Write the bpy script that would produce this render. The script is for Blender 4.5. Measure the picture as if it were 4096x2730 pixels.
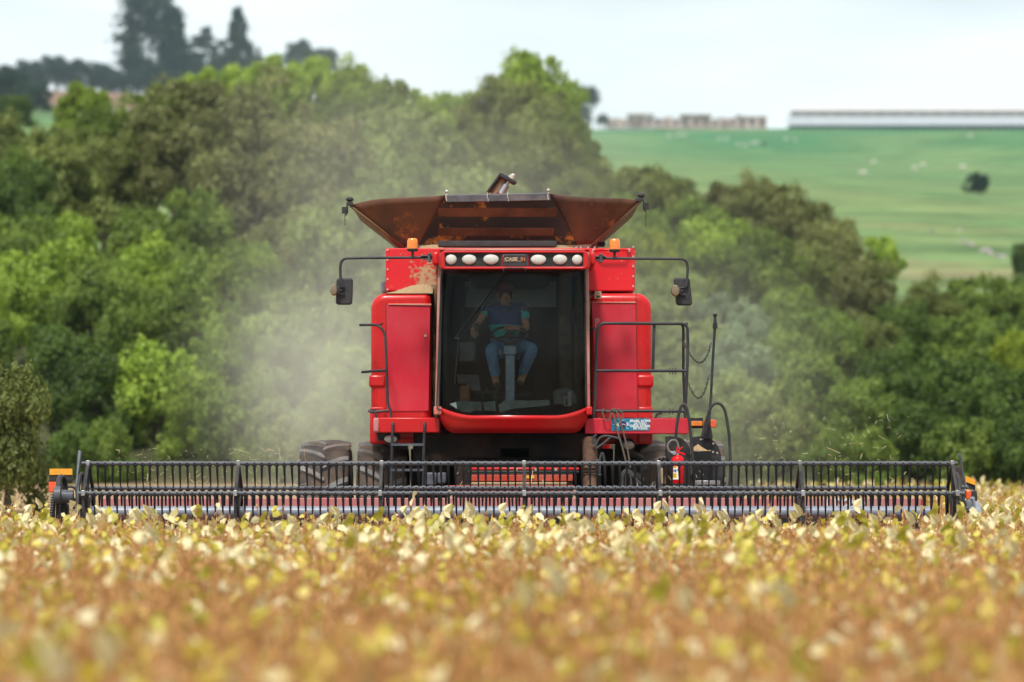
import bpy, math, random
import numpy as np
from mathutils import Vector, Matrix
random.seed(7)
rng = np.random.default_rng(7)
for o in list(bpy.data.objects): bpy.data.objects.remove(o)
SC = bpy.context.scene
COL = SC.collection
R = math.radians

# ------------------------------------------------------------------ camera
CAMZ = 1.65
FPX = 15680.0            # focal length in photo pixels (photo 4096 wide)
HOR = 1830.0             # row of eye level in the photo
cam_d = bpy.data.cameras.new('camera')
cam = bpy.data.objects.new('camera', cam_d); COL.objects.link(cam)
cam.location = (0, 0, CAMZ); cam.rotation_euler = (R(90), 0, 0)
cam_d.sensor_width = 36.0
cam_d.lens = FPX / 4096 * 36.0
cam_d.shift_y = (HOR - 1365) / 4096
cam_d.clip_start = 0.5; cam_d.clip_end = 12000
cam_d.dof.use_dof = True
cam_d.dof.focus_distance = 42.0
cam_d.dof.aperture_fstop = 1.65
SC.camera = cam

# ------------------------------------------------------------------ light
SUN_EL, SUN_AZ = 59.0, 14.0        # height; degrees to the left of straight behind the camera
wd = bpy.data.worlds.new('World'); SC.world = wd
wd.use_nodes = True
nt = wd.node_tree; nt.nodes.clear()
wo = nt.nodes.new('ShaderNodeOutputWorld'); bg = nt.nodes.new('ShaderNodeBackground')
sky = nt.nodes.new('ShaderNodeTexSky'); sky.sky_type = 'NISHITA'; sky.sun_disc = False
sky.sun_elevation = R(SUN_EL); sky.sun_rotation = R(180 + SUN_AZ)
sky.air_density = 1.0; sky.dust_density = 2.5; sky.ozone_density = 1.5
# thin bright cloud veil over the blue
tc = nt.nodes.new('ShaderNodeTexCoord'); mp = nt.nodes.new('ShaderNodeMapping')
mp.inputs['Scale'].default_value = (2.2, 2.2, 9.0); mp.inputs['Location'].default_value = (0.35, 0, 0.2)
nz = nt.nodes.new('ShaderNodeTexNoise'); nz.inputs['Scale'].default_value = 2.2; nz.inputs['Detail'].default_value = 5; nz.inputs['Roughness'].default_value = 0.45
rp = nt.nodes.new('ShaderNodeValToRGB'); rp.color_ramp.elements[0].position = 0.34; rp.color_ramp.elements[1].position = 0.58
rp.color_ramp.elements[0].color = (.42, .42, .42, 1); rp.color_ramp.elements[1].color = (.92, .92, .92, 1)
mx = nt.nodes.new('ShaderNodeMix'); mx.data_type = 'RGBA'
mx.inputs['B'].default_value = (9.5, 10.3, 10.5, 1)
nt.links.new(tc.outputs['Generated'], mp.inputs['Vector']); nt.links.new(mp.outputs[0], nz.inputs['Vector'])
nt.links.new(nz.outputs['Fac'], rp.inputs[0]); nt.links.new(rp.outputs[0], mx.inputs['Factor'])
nt.links.new(sky.outputs[0], mx.inputs['A']); nt.links.new(mx.outputs['Result'], bg.inputs[0])
bg.inputs[1].default_value = 0.090
nt.links.new(bg.outputs[0], wo.inputs[0])
sd = bpy.data.lights.new('sun', 'SUN'); sd.energy = 3.4; sd.angle = R(8.0); sd.color = (1.0, .955, .88)
sun = bpy.data.objects.new('sun', sd); COL.objects.link(sun)
_d = Vector((math.sin(R(SUN_AZ)) * math.cos(R(SUN_EL)), math.cos(R(SUN_AZ)) * math.cos(R(SUN_EL)), -math.sin(R(SUN_EL))))
sun.rotation_euler = _d.to_track_quat('-Z', 'Y').to_euler(); sun.location = (-20, -20, 60)
SC.view_settings.view_transform = 'Standard'; SC.view_settings.look = 'None'
SC.view_settings.exposure = 0.38; SC.view_settings.gamma = 1.0
SC.render.engine = 'CYCLES'
SC.cycles.max_bounces = 6; SC.cycles.diffuse_bounces = 3; SC.cycles.transparent_max_bounces = 12
SC.cycles.volume_bounces = 1
SC.cycles.volume_step_rate = 1.0; SC.cycles.volume_max_steps = 96

# ------------------------------------------------------------------ helpers
def q(x, y, Y):                      # a photo point at distance Y -> world
    return Vector(((x - 2048) * Y / FPX, Y, CAMZ + (HOR - y) * Y / FPX))
def z1(a, b): return 1300 + a * .3827, 650 + b * .3827
def z2(a, b): return 2000 + a * .3827, 650 + b * .3827
def z3(a, b): return 1650 + a * .4782, 1000 + b * .4782
def z4(a, b): return 1400 + a * .3827, 1200 + b * .3827
def z5(a, b): return 2300 + a * .4145, 1150 + b * .4145
def z6(a, b): return 1100 + a * .3825, 1600 + b * .3825
def z7(a, b): return 2000 + a * .425, 1600 + b * .425
def z8(a, b): return 150 + a * .3612, 1750 + b * .3612
def z9(a, b): return 3200 + a * .3808, 1750 + b * .3808
def Q(f, a, b, Y): return q(*f(a, b), Y)

def tag(o, label=None, cat=None, group=None, kind=None):
    if label: o['label'] = label
    if cat: o['category'] = cat
    if group: o['group'] = group
    if kind: o['kind'] = kind
    return o
def empty(name, loc=(0, 0, 0)):
    o = bpy.data.objects.new(name, None); COL.objects.link(o); o.location = loc
    o.empty_display_size = .3
    return o
def adopt(o, parent):
    if parent is not None:
        o.parent = parent
        p = parent; t = Vector((0, 0, 0))
        while p is not None: t += Vector(p.location); p = p.parent
        o.matrix_parent_inverse = Matrix.Translation(-t) if parent.type == 'EMPTY' else Matrix.Identity(4)
    return o

def fillet(pts, rad, n=5):
    pts = [Vector(p) for p in pts]; out = [pts[0]]
    for i in range(1, len(pts) - 1):
        a, b, c = pts[i - 1], pts[i], pts[i + 1]
        ra = min(rad, (a - b).length * .49); rc = min(rad, (c - b).length * .49)
        s = b + (a - b).normalized() * ra; e = b + (c - b).normalized() * rc
        for k in range(n + 1):
            t = k / n
            out.append(s * (1 - t) ** 2 + b * 2 * t * (1 - t) + e * t * t)
    out.append(pts[-1]); return out

class MB:
    def __init__(s): s.V = []; s.F = []; s.MI = []; s.mi = 0
    def add(s, vs, fs):
        b = len(s.V); s.V += [tuple(v) for v in vs]; s.F += [tuple(i + b for i in f) for f in fs]; s.MI += [s.mi] * len(fs)
        return s
    def box(s, x0, x1, y0, y1, z0, z1):
        v = [(x0, y0, z0), (x1, y0, z0), (x1, y1, z0), (x0, y1, z0), (x0, y0, z1), (x1, y0, z1), (x1, y1, z1), (x0, y1, z1)]
        return s.add(v, [(0, 3, 2, 1), (4, 5, 6, 7), (0, 1, 5, 4), (1, 2, 6, 5), (2, 3, 7, 6), (3, 0, 4, 7)])
    def pbox(s, f, a0, b0, a1, b1, Y, depth):      # box whose front face is a photo rectangle at Y
        p = Q(f, a0, b0, Y); r = Q(f, a1, b1, Y)
        return s.box(min(p.x, r.x), max(p.x, r.x), Y, Y + depth, min(p.z, r.z), max(p.z, r.z))
    def prism(s, pts, y0, y1):                     # pts (x,z)
        n = len(pts)
        ar = sum(pts[i][0] * pts[(i + 1) % n][1] - pts[(i + 1) % n][0] * pts[i][1] for i in range(n))
        if ar < 0: pts = pts[::-1]
        v = [(p[0], y0, p[1]) for p in pts] + [(p[0], y1, p[1]) for p in pts]
        fs = [tuple(range(n)), tuple(range(2 * n - 1, n - 1, -1))] + [(i, i + n, (i + 1) % n + n, (i + 1) % n) for i in range(n)]
        return s.add(v, fs)
    def pprism(s, f, ab, Y, depth):
        return s.prism([(Q(f, a, b, Y).x, Q(f, a, b, Y).z) for a, b in ab], Y, Y + depth)
    def hull8(s, a, b):                            # two quads (4 pts each) joined
        v = list(a) + list(b)
        return s.add(v, [(0, 1, 2, 3), (7, 6, 5, 4), (0, 4, 5, 1), (1, 5, 6, 2), (2, 6, 7, 3), (3, 7, 4, 0)])
    def sheet(s, pts, th):                         # thin plate from a planar polygon
        pts = [Vector(p) for p in pts]; n = len(pts)
        nm = (pts[1] - pts[0]).cross(pts[2] - pts[0]).normalized() * th
        v = pts + [p + nm for p in pts]
        return s.add(v, [tuple(range(n - 1, -1, -1)), tuple(range(n, 2 * n))] + [(i, (i + 1) % n, (i + 1) % n + n, i + n) for i in range(n)])
    def tube(s, pts, r, n=10, cap=True):
        pts = [Vector(p) for p in pts]; m = len(pts)
        rr = r if isinstance(r, (list, tuple)) else [r] * m
        vs = []; up = None
        for i, p in enumerate(pts):
            d = (pts[min(i + 1, m - 1)] - pts[max(i - 1, 0)])
            d = d.normalized() if d.length > 1e-9 else Vector((0, 0, 1))
            if up is None:
                up = Vector((0, 0, 1)) if abs(d.z) < .9 else Vector((0, 1, 0))
            a = d.cross(up); a.normalize(); up = a.cross(d).normalized()
            for k in range(n):
                t = 2 * math.pi * k / n
                vs.append(p + (a * math.cos(t) + up * math.sin(t)) * rr[i])
        fs = [(i * n + k, i * n + (k + 1) % n, (i + 1) * n + (k + 1) % n, (i + 1) * n + k) for i in range(m - 1) for k in range(n)]
        if cap: fs += [tuple(range(n - 1, -1, -1)), tuple(range((m - 1) * n, m * n))]
        return s.add(vs, fs)
    def lathe(s, prof, c, axis=(0, 0, 1), n=24):    # prof (radius, height)
        c = Vector(c); ax = Vector(axis).normalized()
        a = ax.orthogonal().normalized(); b = ax.cross(a)
        vs = []
        for r, h in prof:
            for k in range(n):
                t = 2 * math.pi * k / n
                vs.append(c + ax * h + (a * math.cos(t) + b * math.sin(t)) * r)
        m = len(prof)
        fs = [(i * n + k, i * n + (k + 1) % n, (i + 1) * n + (k + 1) % n, (i + 1) * n + k) for i in range(m - 1) for k in range(n)]
        if prof[0][0] > 1e-6: fs.append(tuple(range(n - 1, -1, -1)))
        if prof[-1][0] > 1e-6: fs.append(tuple(range((m - 1) * n, m * n)))
        return s.add(vs, fs)
    def ell(s, c, rx, ry, rz, nu=16, nv=10):
        c = Vector(c); vs = []
        for j in range(nv + 1):
            ph = math.pi * j / nv - math.pi / 2
            for k in range(nu):
                t = 2 * math.pi * k / nu
                vs.append(c + Vector((math.cos(ph) * math.cos(t) * rx, math.cos(ph) * math.sin(t) * ry, math.sin(ph) * rz)))
        fs = [(j * nu + k, j * nu + (k + 1) % nu, (j + 1) * nu + (k + 1) % nu, (j + 1) * nu + k) for j in range(nv) for k in range(nu)]
        return s.add(vs, fs)
    def grid(s, fn, nu, nv):                        # fn(u,v) -> point
        vs = [fn(i / nu, j / nv) for j in range(nv + 1) for i in range(nu + 1)]
        fs = [(j * (nu + 1) + i, j * (nu + 1) + i + 1, (j + 1) * (nu + 1) + i + 1, (j + 1) * (nu + 1) + i) for j in range(nv) for i in range(nu)]
        return s.add(vs, fs)
    def build(s, name, mat, parent=None, bevel=0, seg=2, ang=40, flat=False, solid=0):
        me = bpy.data.meshes.new(name); me.from_pydata(s.V, [], s.F)
        mats = mat if isinstance(mat, (list, tuple)) else [mat]
        for m in mats: me.materials.append(m)
        if len(mats) > 1: me.polygons.foreach_set('material_index', s.MI)
        me.validate(); me.update()
        if not flat:
            me.polygons.foreach_set('use_smooth', [True] * len(me.polygons)); me.set_sharp_from_angle(angle=R(ang))
        o = bpy.data.objects.new(name, me); COL.objects.link(o)
        if solid:
            md = o.modifiers.new('solid', 'SOLIDIFY'); md.thickness = solid; md.offset = 0
        if bevel:
            md = o.modifiers.new('bevel', 'BEVEL'); md.width = bevel; md.segments = seg; md.limit_method = 'ANGLE'; md.angle_limit = R(40)
            md.harden_normals = False
        adopt(o, parent)
        return o

def text_mesh(name, body, size, loc, mat, parent, bold=0.0, sx=1.0, ext=.002, align='CENTER', shear=0.0, rot=(R(90), 0, 0)):
    cu = bpy.data.curves.new(name, 'FONT'); cu.body = body; cu.size = size; cu.offset = bold; cu.extrude = ext
    cu.align_x = align; cu.align_y = 'CENTER'; cu.shear = shear
    t = bpy.data.objects.new(name, cu); COL.objects.link(t)
    bpy.context.view_layer.update()
    me = bpy.data.meshes.new_from_object(t.evaluated_get(bpy.context.evaluated_depsgraph_get()))
    bpy.data.objects.remove(t)
    me.transform(Matrix.Translation(Vector(loc)) @ Matrix.Rotation(rot[0], 4, 'X') @ Matrix.Diagonal((sx, 1, 1, 1)))
    me.materials.clear(); me.materials.append(mat); me.name = name
    o = bpy.data.objects.new(name, me); COL.objects.link(o); adopt(o, parent); return o

def np_mesh(name, V, T, mats, mi=None, tint=None, smooth=False):
    V = np.asarray(V, np.float32); T = np.asarray(T, np.int32); n = len(T)
    me = bpy.data.meshes.new(name)
    me.vertices.add(len(V)); me.vertices.foreach_set('co', V.ravel())
    me.loops.add(n * 3); me.loops.foreach_set('vertex_index', T.ravel())
    me.polygons.add(n); me.polygons.foreach_set('loop_start', np.arange(0, n * 3, 3, dtype=np.int32))
    for m in mats: me.materials.append(m)
    if mi is not None: me.polygons.foreach_set('material_index', np.asarray(mi, np.int32))
    if tint is not None:
        at = me.attributes.new('tint', 'FLOAT', 'POINT'); at.data.foreach_set('value', np.asarray(tint, np.float32))
    me.update(calc_edges=True)
    me.polygons.foreach_set('use_smooth', np.full(n, smooth))
    return me

# ------------------------------------------------------------------ materials
def M(name):
    m = bpy.data.materials.new(name); m.use_nodes = True; n = m.node_tree; n.nodes.clear()
    out = n.nodes.new('ShaderNodeOutputMaterial'); return m, n, out
def noise(n, scale, detail=4, rough=.6, coord='Object', stretch=None, w=0):
    t = n.nodes.new('ShaderNodeTexCoord'); x = n.nodes.new('ShaderNodeTexNoise')
    x.inputs['Scale'].default_value = scale; x.inputs['Detail'].default_value = detail; x.inputs['Roughness'].default_value = rough
    mpn = n.nodes.new('ShaderNodeMapping'); mpn.inputs['Location'].default_value = (w, w * .7, w * 1.3)
    if stretch: mpn.inputs['Scale'].default_value = stretch
    n.links.new(t.outputs[coord], mpn.inputs[0]); n.links.new(mpn.outputs[0], x.inputs['Vector'])
    return x.outputs['Fac']
def ramp(n, src, stops):
    r = n.nodes.new('ShaderNodeValToRGB'); e = r.color_ramp.elements
    while len(e) < len(stops): e.new(.5)
    for i, (p, c) in enumerate(stops):
        e[i].position = p; e[i].color = (c, c, c, 1) if isinstance(c, (int, float)) else (*c, 1)
    n.links.new(src, r.inputs[0]); return r.outputs[0]
def mixc(n, fac, a, b, mode='MIX'):
    x = n.nodes.new('ShaderNodeMix'); x.data_type = 'RGBA'; x.blend_type = mode
    for key, v in (('Factor', fac), ('A', a), ('B', b)):
        if isinstance(v, (int, float)): x.inputs[key].default_value = v
        elif isinstance(v, tuple): x.inputs[key].default_value = (*v, 1)
        else: n.links.new(v, x.inputs[key])
    return x.outputs['Result']
def pbsdf(n, out, col, rough=.5, metal=0.0, spec=.5, coat=0.0, bump=None, bstr=.2, bdist=.01):
    b = n.nodes.new('ShaderNodeBsdfPrincipled')
    for key, v in (('Base Color', col), ('Roughness', rough), ('Metallic', metal)):
        if isinstance(v, (int, float)): b.inputs[key].default_value = v
        elif isinstance(v, tuple): b.inputs[key].default_value = (*v, 1)
        else: n.links.new(v, b.inputs[key])
    b.inputs['Specular IOR Level'].default_value = spec; b.inputs['Coat Weight'].default_value = coat; b.inputs['Coat Roughness'].default_value = .12
    if bump is not None:
        bp = n.nodes.new('ShaderNodeBump'); bp.inputs['Strength'].default_value = bstr; bp.inputs['Distance'].default_value = bdist
        n.links.new(bump, bp.inputs['Height']); n.links.new(bp.outputs[0], b.inputs['Normal'])
    n.links.new(b.outputs[0], out.inputs[0]); return b
def paint(name, col, dust=(.42, .33, .24), amount=.25, speck=.5, rough=.32, coat=.25, w=0, base_dust=0.0):
    m, n, out = M(name)
    big = ramp(n, noise(n, 2.3, 5, .6, w=w), [(.35, base_dust), (.75, base_dust + amount)])
    fine = ramp(n, noise(n, 55, 3, .7, w=w), [(.60, 0), (.72, speck)])
    f = mixc(n, 1.0, big, fine, 'LIGHTEN')
    f = mixc(n, 1.0, f, ramp(n, noise(n, 5, 5, .7, stretch=(5, 5, .5), w=w + 3), [(.58, 0), (.74, speck * .55)]), 'LIGHTEN')
    c = mixc(n, f, col, dust)
    rg = ramp(n, f, [(0, rough), (.5, .75)])
    pbsdf(n, out, c, rg, coat=coat * .6, spec=.28, bump=noise(n, 120, 2, .5), bstr=.03)
    return m
def simple(name, col, rough=.5, metal=0.0, var=.25, scale=12, dust=None, damt=0, bstr=.05, spec=.22):
    m, n, out = M(name)
    a = tuple(c * (1 - var) for c in col); b = tuple(min(1, c * (1 + var)) for c in col)
    c = mixc(n, ramp(n, noise(n, scale), [(.3, 0), (.7, 1)]), a, b)
    if dust: c = mixc(n, ramp(n, noise(n, scale * .35, 5, .65, w=3), [(.42, 0), (.7, damt)]), c, dust)
    pbsdf(n, out, c, rough, metal, bump=noise(n, scale * 6, 2), bstr=bstr, spec=spec); return m

RED = paint('red_paint', (.50, .0015, .004), amount=.05, speck=.25, base_dust=.0)
RED_DUSTY = paint('red_panel_paint', (.50, .003, .022), dust=(.50, .16, .16), amount=.20, speck=.75, rough=.45, coat=.05, base_dust=.05, w=5)
RED_FADED = paint('faded_red_paint', (.45, .10, .12), dust=(.45, .36, .30), amount=.4, speck=.4, rough=.6, coat=0, base_dust=.15, w=9)
RED_CAKED = paint('red_roof_paint', (.55, .03, .03), dust=(.52, .40, .30), amount=.7, speck=.8, rough=.7, coat=0, base_dust=.25, w=2)
PILLAR = simple('dusty_pillar_paint', (.42, .14, .12), .6, dust=(.45, .33, .25), damt=.7, scale=6)
BLACK = simple('black_frame_paint', (.02, .021, .023), .45, var=.4, dust=(.13, .11, .09), damt=.35)
TUBE = simple('dark_tube_paint', (.028, .029, .034), .42, var=.3, dust=(.15, .13, .12), damt=.25, scale=9)
BARM = simple('reel_bar_paint', (.075, .082, .098), .42, var=.3, dust=(.2, .19, .18), damt=.3, scale=9)
TINE = simple('black_plastic', (.012, .012, .013), .5, var=.3)
DARKUN = simple('grimy_shaded_chassis', (.006, .0055, .0055), .7, var=.5, dust=(.05, .028, .018), damt=.7, scale=7, spec=.1)  # grime, with shade under the machine set into the near-black base
GREYPL = simple('charcoal_plastic', (.035, .033, .036), .55, var=.2, dust=(.12, .11, .1), damt=.15, scale=20)
STEEL = simple('worn_steel', (.42, .42, .43), .35, .8, dust=(.3, .25, .2), damt=.5)
GALV = simple('grey_reel_tube', (.20, .22, .27), .4, .1, dust=(.3, .3, .3), damt=.3)
ALU = simple('dusty_aluminium', (.36, .38, .43), .45, .4, dust=(.34, .32, .3), damt=.5)
RUBBER = simple('tyre_rubber', (.045, .040, .037), .8, var=.3, dust=(.13, .075, .045), damt=.85, scale=5, bstr=.3)
LUGM = simple('worn_tyre_lugs', (.14, .135, .13), .7, var=.3, dust=(.15, .10, .07), damt=.8, scale=7, bstr=.2)
CHAFF = simple('tan_chaff', (.42, .29, .16), .95, var=.25, scale=60, bstr=.8)
BOLT = simple('bolt_metal', (.5, .44, .38), .4, .5)
WHITEP = simple('white_print', (.75, .75, .75), .5, var=.05)
def rust():
    m, n, out = M('rusty_tank_sheet')
    a = mixc(n, ramp(n, noise(n, 1.7, 6, .6, stretch=(1, 1, .55)), [(.34, 0), (.62, 1)]), (.014, .008, .006), (.125, .046, .019))
    a = mixc(n, ramp(n, noise(n, 3.2, 6, .65, w=11), [(.60, 0), (.68, .9)]), a, (.30, .095, .018))
    pbsdf(n, out, a, .6, bump=noise(n, 30), bstr=.2); return m
RUST = rust()
def rustdark():
    m, n, out = M('stained_dark_sheet')
    a = mixc(n, ramp(n, noise(n, 1.5, 6, .6), [(.45, 0), (.75, 1)]), (.010, .008, .007), (.05, .022, .012))
    a = mixc(n, ramp(n, noise(n, 2.6, 7, .7, w=4.4), [(.55, 0), (.62, .95)]), a, (.42, .15, .02))
    pbsdf(n, out, a, .6, bump=noise(n, 30), bstr=.2); return m
RUSTD = rustdark()
RIBM = simple('rusty_rib', (.17, .058, .028), .6, var=.35, dust=(.02, .012, .008), damt=.8, scale=3)
EDGE = simple('tan_sheet_edge', (.26, .17, .10), .7, dust=(.06, .04, .03), damt=.6)
def splash():
    m, n, out = M('red_tank_paint_with_chaff')
    sp = n.nodes.new('ShaderNodeSeparateXYZ'); g = n.nodes.new('ShaderNodeNewGeometry'); n.links.new(g.outputs['Position'], sp.inputs[0])
    nz_ = noise(n, 17, 6, .75)
    near = ramp(n, sp.outputs['X'], [(0, 1), (1, 1)])
    mr = n.nodes.new('ShaderNodeMapRange'); mr.inputs[1].default_value = -1.25; mr.inputs[2].default_value = -1.02; n.links.new(sp.outputs['X'], mr.inputs[0])
    mr2 = n.nodes.new('ShaderNodeMapRange'); mr2.inputs[1].default_value = 4.06; mr2.inputs[2].default_value = 3.75; n.links.new(sp.outputs['Z'], mr2.inputs[0])
    mr3 = n.nodes.new('ShaderNodeMapRange'); mr3.inputs[1].default_value = 0.0; mr3.inputs[2].default_value = -.2; n.links.new(sp.outputs['X'], mr3.inputs[0])
    k = n.nodes.new('ShaderNodeMath'); k.operation = 'MULTIPLY'; n.links.new(mr.outputs[0], k.inputs[0]); n.links.new(mr2.outputs[0], k.inputs[1])
    k3 = n.nodes.new('ShaderNodeMath'); k3.operation = 'MULTIPLY'; n.links.new(k.outputs[0], k3.inputs[0]); n.links.new(mr3.outputs[0], k3.inputs[1])
    k2 = n.nodes.new('ShaderNodeMath'); k2.operation = 'MULTIPLY'; n.links.new(k3.outputs[0], k2.inputs[0]); k2.inputs[1].default_value = .215
    s = n.nodes.new('ShaderNodeMath'); s.operation = 'ADD'; n.links.new(nz_, s.inputs[0]); n.links.new(k2.outputs[0], s.inputs[1])
    f = ramp(n, s.outputs[0], [(.63, 0), (.67, .95)])
    fine = ramp(n, noise(n, 60, 3, .7), [(.62, 0), (.72, .4)])
    c = mixc(n, mixc(n, 1.0, f, fine, 'LIGHTEN'), (.60, .004, .012), (.42, .28, .15))
    pbsdf(n, out, c, .4, bump=f, bstr=.5); return m
SPLASH = splash()
def lens(name, col, em=0.0, rough=.25):
    m, n, out = M(name)
    b = pbsdf(n, out, mixc(n, ramp(n, noise(n, 30), [(.3, 0), (.7, 1)]), tuple(c * .8 for c in col), col), rough, coat=.6)
    b.inputs['Subsurface Weight'].default_value = .2; b.inputs['Subsurface Radius'].default_value = (.02, .01, .005)
    return m
LAMPW = lens('dusty_lamp_lens', (.60, .58, .53), rough=.4)
LAMPT = lens('tan_lamp_lens', (.20, .14, .08), rough=.5)
ORANGE = lens('orange_lens', (.85, .22, .01), rough=.2)
AMBER = lens('amber_reflector', (.85, .36, .01), rough=.35)
REDOR = lens('red_orange_reflector', (.85, .10, .015), rough=.3)
def glass():
    m, n, out = M('tinted_dusty_glass')
    tr = n.nodes.new('ShaderNodeBsdfTransparent'); tr.inputs[0].default_value = (.64, .71, .69, 1)
    gl = n.nodes.new('ShaderNodeBsdfGlossy'); gl.inputs['Roughness'].default_value = .04; gl.inputs[0].default_value = (.30, .34, .33, 1)
    df = n.nodes.new('ShaderNodeBsdfDiffuse'); df.inputs[0].default_value = (.30, .28, .24, 1)
    fr = n.nodes.new('ShaderNodeFresnel'); fr.inputs[0].default_value = 1.35
    a = n.nodes.new('ShaderNodeMixShader'); n.links.new(fr.outputs[0], a.inputs[0]); n.links.new(tr.outputs[0], a.inputs[1]); n.links.new(gl.outputs[0], a.inputs[2])
    b = n.nodes.new('ShaderNodeMixShader')
    f = ramp(n, noise(n, 2.5, 5, .6, stretch=(2.5, 1, .6)), [(.35, .006), (.8, .035)])
    n.links.new(f, b.inputs[0]); n.links.new(a.outputs[0], b.inputs[1]); n.links.new(df.outputs[0], b.inputs[2])
    n.links.new(b.outputs[0], out.inputs[0]); return m
GLASS = glass()

def foliage(name, a, b, trans=.38, gloss=.02):
    m, n, out = M(name)
    at = n.nodes.new('ShaderNodeAttribute'); at.attribute_name = 'tint'
    c = mixc(n, at.outputs['Fac'], a, b)
    oi = n.nodes.new('ShaderNodeObjectInfo')
    hs = n.nodes.new('ShaderNodeHueSaturation'); n.links.new(c, hs.inputs['Color'])
    v = n.nodes.new('ShaderNodeMapRange'); v.inputs[3].default_value = .8; v.inputs[4].default_value = 1.2; n.links.new(oi.outputs['Random'], v.inputs[0])
    n.links.new(v.outputs[0], hs.inputs['Value'])
    d = n.nodes.new('ShaderNodeBsdfDiffuse'); t = n.nodes.new('ShaderNodeBsdfTranslucent'); g = n.nodes.new('ShaderNodeBsdfGlossy')
    g.inputs['Roughness'].default_value = .45
    n.links.new(hs.outputs[0], d.inputs[0]); n.links.new(hs.outputs[0], t.inputs[0])
    x = n.nodes.new('ShaderNodeMixShader'); x.inputs[0].default_value = trans; n.links.new(d.outputs[0], x.inputs[1]); n.links.new(t.outputs[0], x.inputs[2])
    y = n.nodes.new('ShaderNodeMixShader'); y.inputs[0].default_value = gloss; n.links.new(x.outputs[0], y.inputs[1]); n.links.new(g.outputs[0], y.inputs[2])
    n.links.new(y.outputs[0], out.inputs[0]); return m
FOL = {
 'bright': foliage('bright_green_leaves', (.13, .22, .02), (.40, .52, .075)),
 'green': foliage('green_leaves', (.075, .13, .018), (.26, .35, .06)),
 'dark': foliage('dark_green_leaves', (.035, .070, .012), (.14, .22, .035)),
 'olive': foliage('olive_leaves', (.10, .135, .026), (.27, .31, .08)),
 'brown': foliage('brownish_green_leaves', (.105, .125, .035), (.28, .29, .10)),
 'pale': foliage('pale_green_leaves', (.14, .20, .045), (.36, .43, .14)),
 'silver': foliage('silvery_leaves', (.13, .19, .10), (.30, .38, .20)),
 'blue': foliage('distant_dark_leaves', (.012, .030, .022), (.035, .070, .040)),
 'yellow': foliage('yellow_green_leaves', (.14, .22, .012), (.36, .42, .035)),
}
BARK = simple('bark', (.10, .08, .06), .9, var=.4, scale=8, bstr=.5)

# ------------------------------------------------------------------ terrain
K = 1.7407                                  # photo pixels per layout unit (layout: picture 2353 wide)
def zrow(yd, Y): return CAMZ + (1051 - yd) * K * Y / FPX
TOPX = [-400, 0, 100, 200, 280, 430, 600, 760, 850, 950, 1050, 1130, 1200, 1300, 1350, 1400, 1500, 1650, 1800, 1900, 1980, 2050, 2100, 2200, 2353, 2900]
TOPY = [330, 300, 250, 215, 240, 195, 150, 140, 160, 205, 225, 210, 150, 200, 320, 365, 400, 425, 430, 470, 530, 590, 665, 675, 650, 640]
def topprof(u): return float(np.interp(u, TOPX, TOPY))
def ridge(u): return float(np.interp(u, [-500, 0, 300, 900, 1300, 1800, 2353, 3000], [199, 203, 214, 285, 298, 296, 299, 300]))
def ss(t): t = min(max(t, 0), 1); return t * t * (3 - 2 * t)
YR = 1500.0
def ground_z(X, Y):
    if Y <= 46: return 0.0
    u = 1176.5 + X * FPX / (K * Y)
    u = min(max(u, -1500), 4000)
    z = 0.0
    if Y < 90:
        k = ss((Y - 47) / 18.0)
        left = 1 - ss((X - 3) / 2.3)
        z = k * (left * 1.05)
        return z
    base90 = (1 - ss((X - 3) / 2.3)) * 1.05
    z165 = max(zrow(topprof(u), 165) - 6.5, base90 * .5)
    if Y < 165:
        t = (Y - 90) / 75.0
        return base90 + (z165 - base90) * (t * .85 + .15 * t * t)
    z230 = max(zrow(675, 230), z165 + .5)
    if Y < 230: return z165 + (z230 - z165) * ss((Y - 165) / 65)
    zr = zrow(ridge(u), YR)
    if Y < YR:
        t = (Y - 230) / (YR - 230.0)
        bump = 1.6 * math.sin(X * .022 + Y * .004) * math.sin(math.pi * t) + 1.2 * math.sin(X * .045 + 1.3) * math.sin(math.pi * t)
        return z230 + (zr - z230) * t + bump
    return zr - (Y - YR) * .004
xs = sorted(set([round(v, 2) for v in np.concatenate([np.linspace(-20, 20, 61), np.linspace(-160, 160, 81), np.linspace(-900, 900, 61)])]))
ys = sorted(set([round(v, 2) for v in np.concatenate([np.linspace(-30, 44, 12), np.linspace(45, 90, 46), np.linspace(92, 230, 50), np.linspace(240, 1500, 85), np.linspace(1550, 5000, 14)])]))
gv = [(x, y, ground_z(x, y)) for y in ys for x in xs]
nx = len(xs)
gf = [(j * nx + i, j * nx + i + 1, (j + 1) * nx + i + 1, (j + 1) * nx + i) for j in range(len(ys) - 1) for i in range(nx - 1)]
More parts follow.
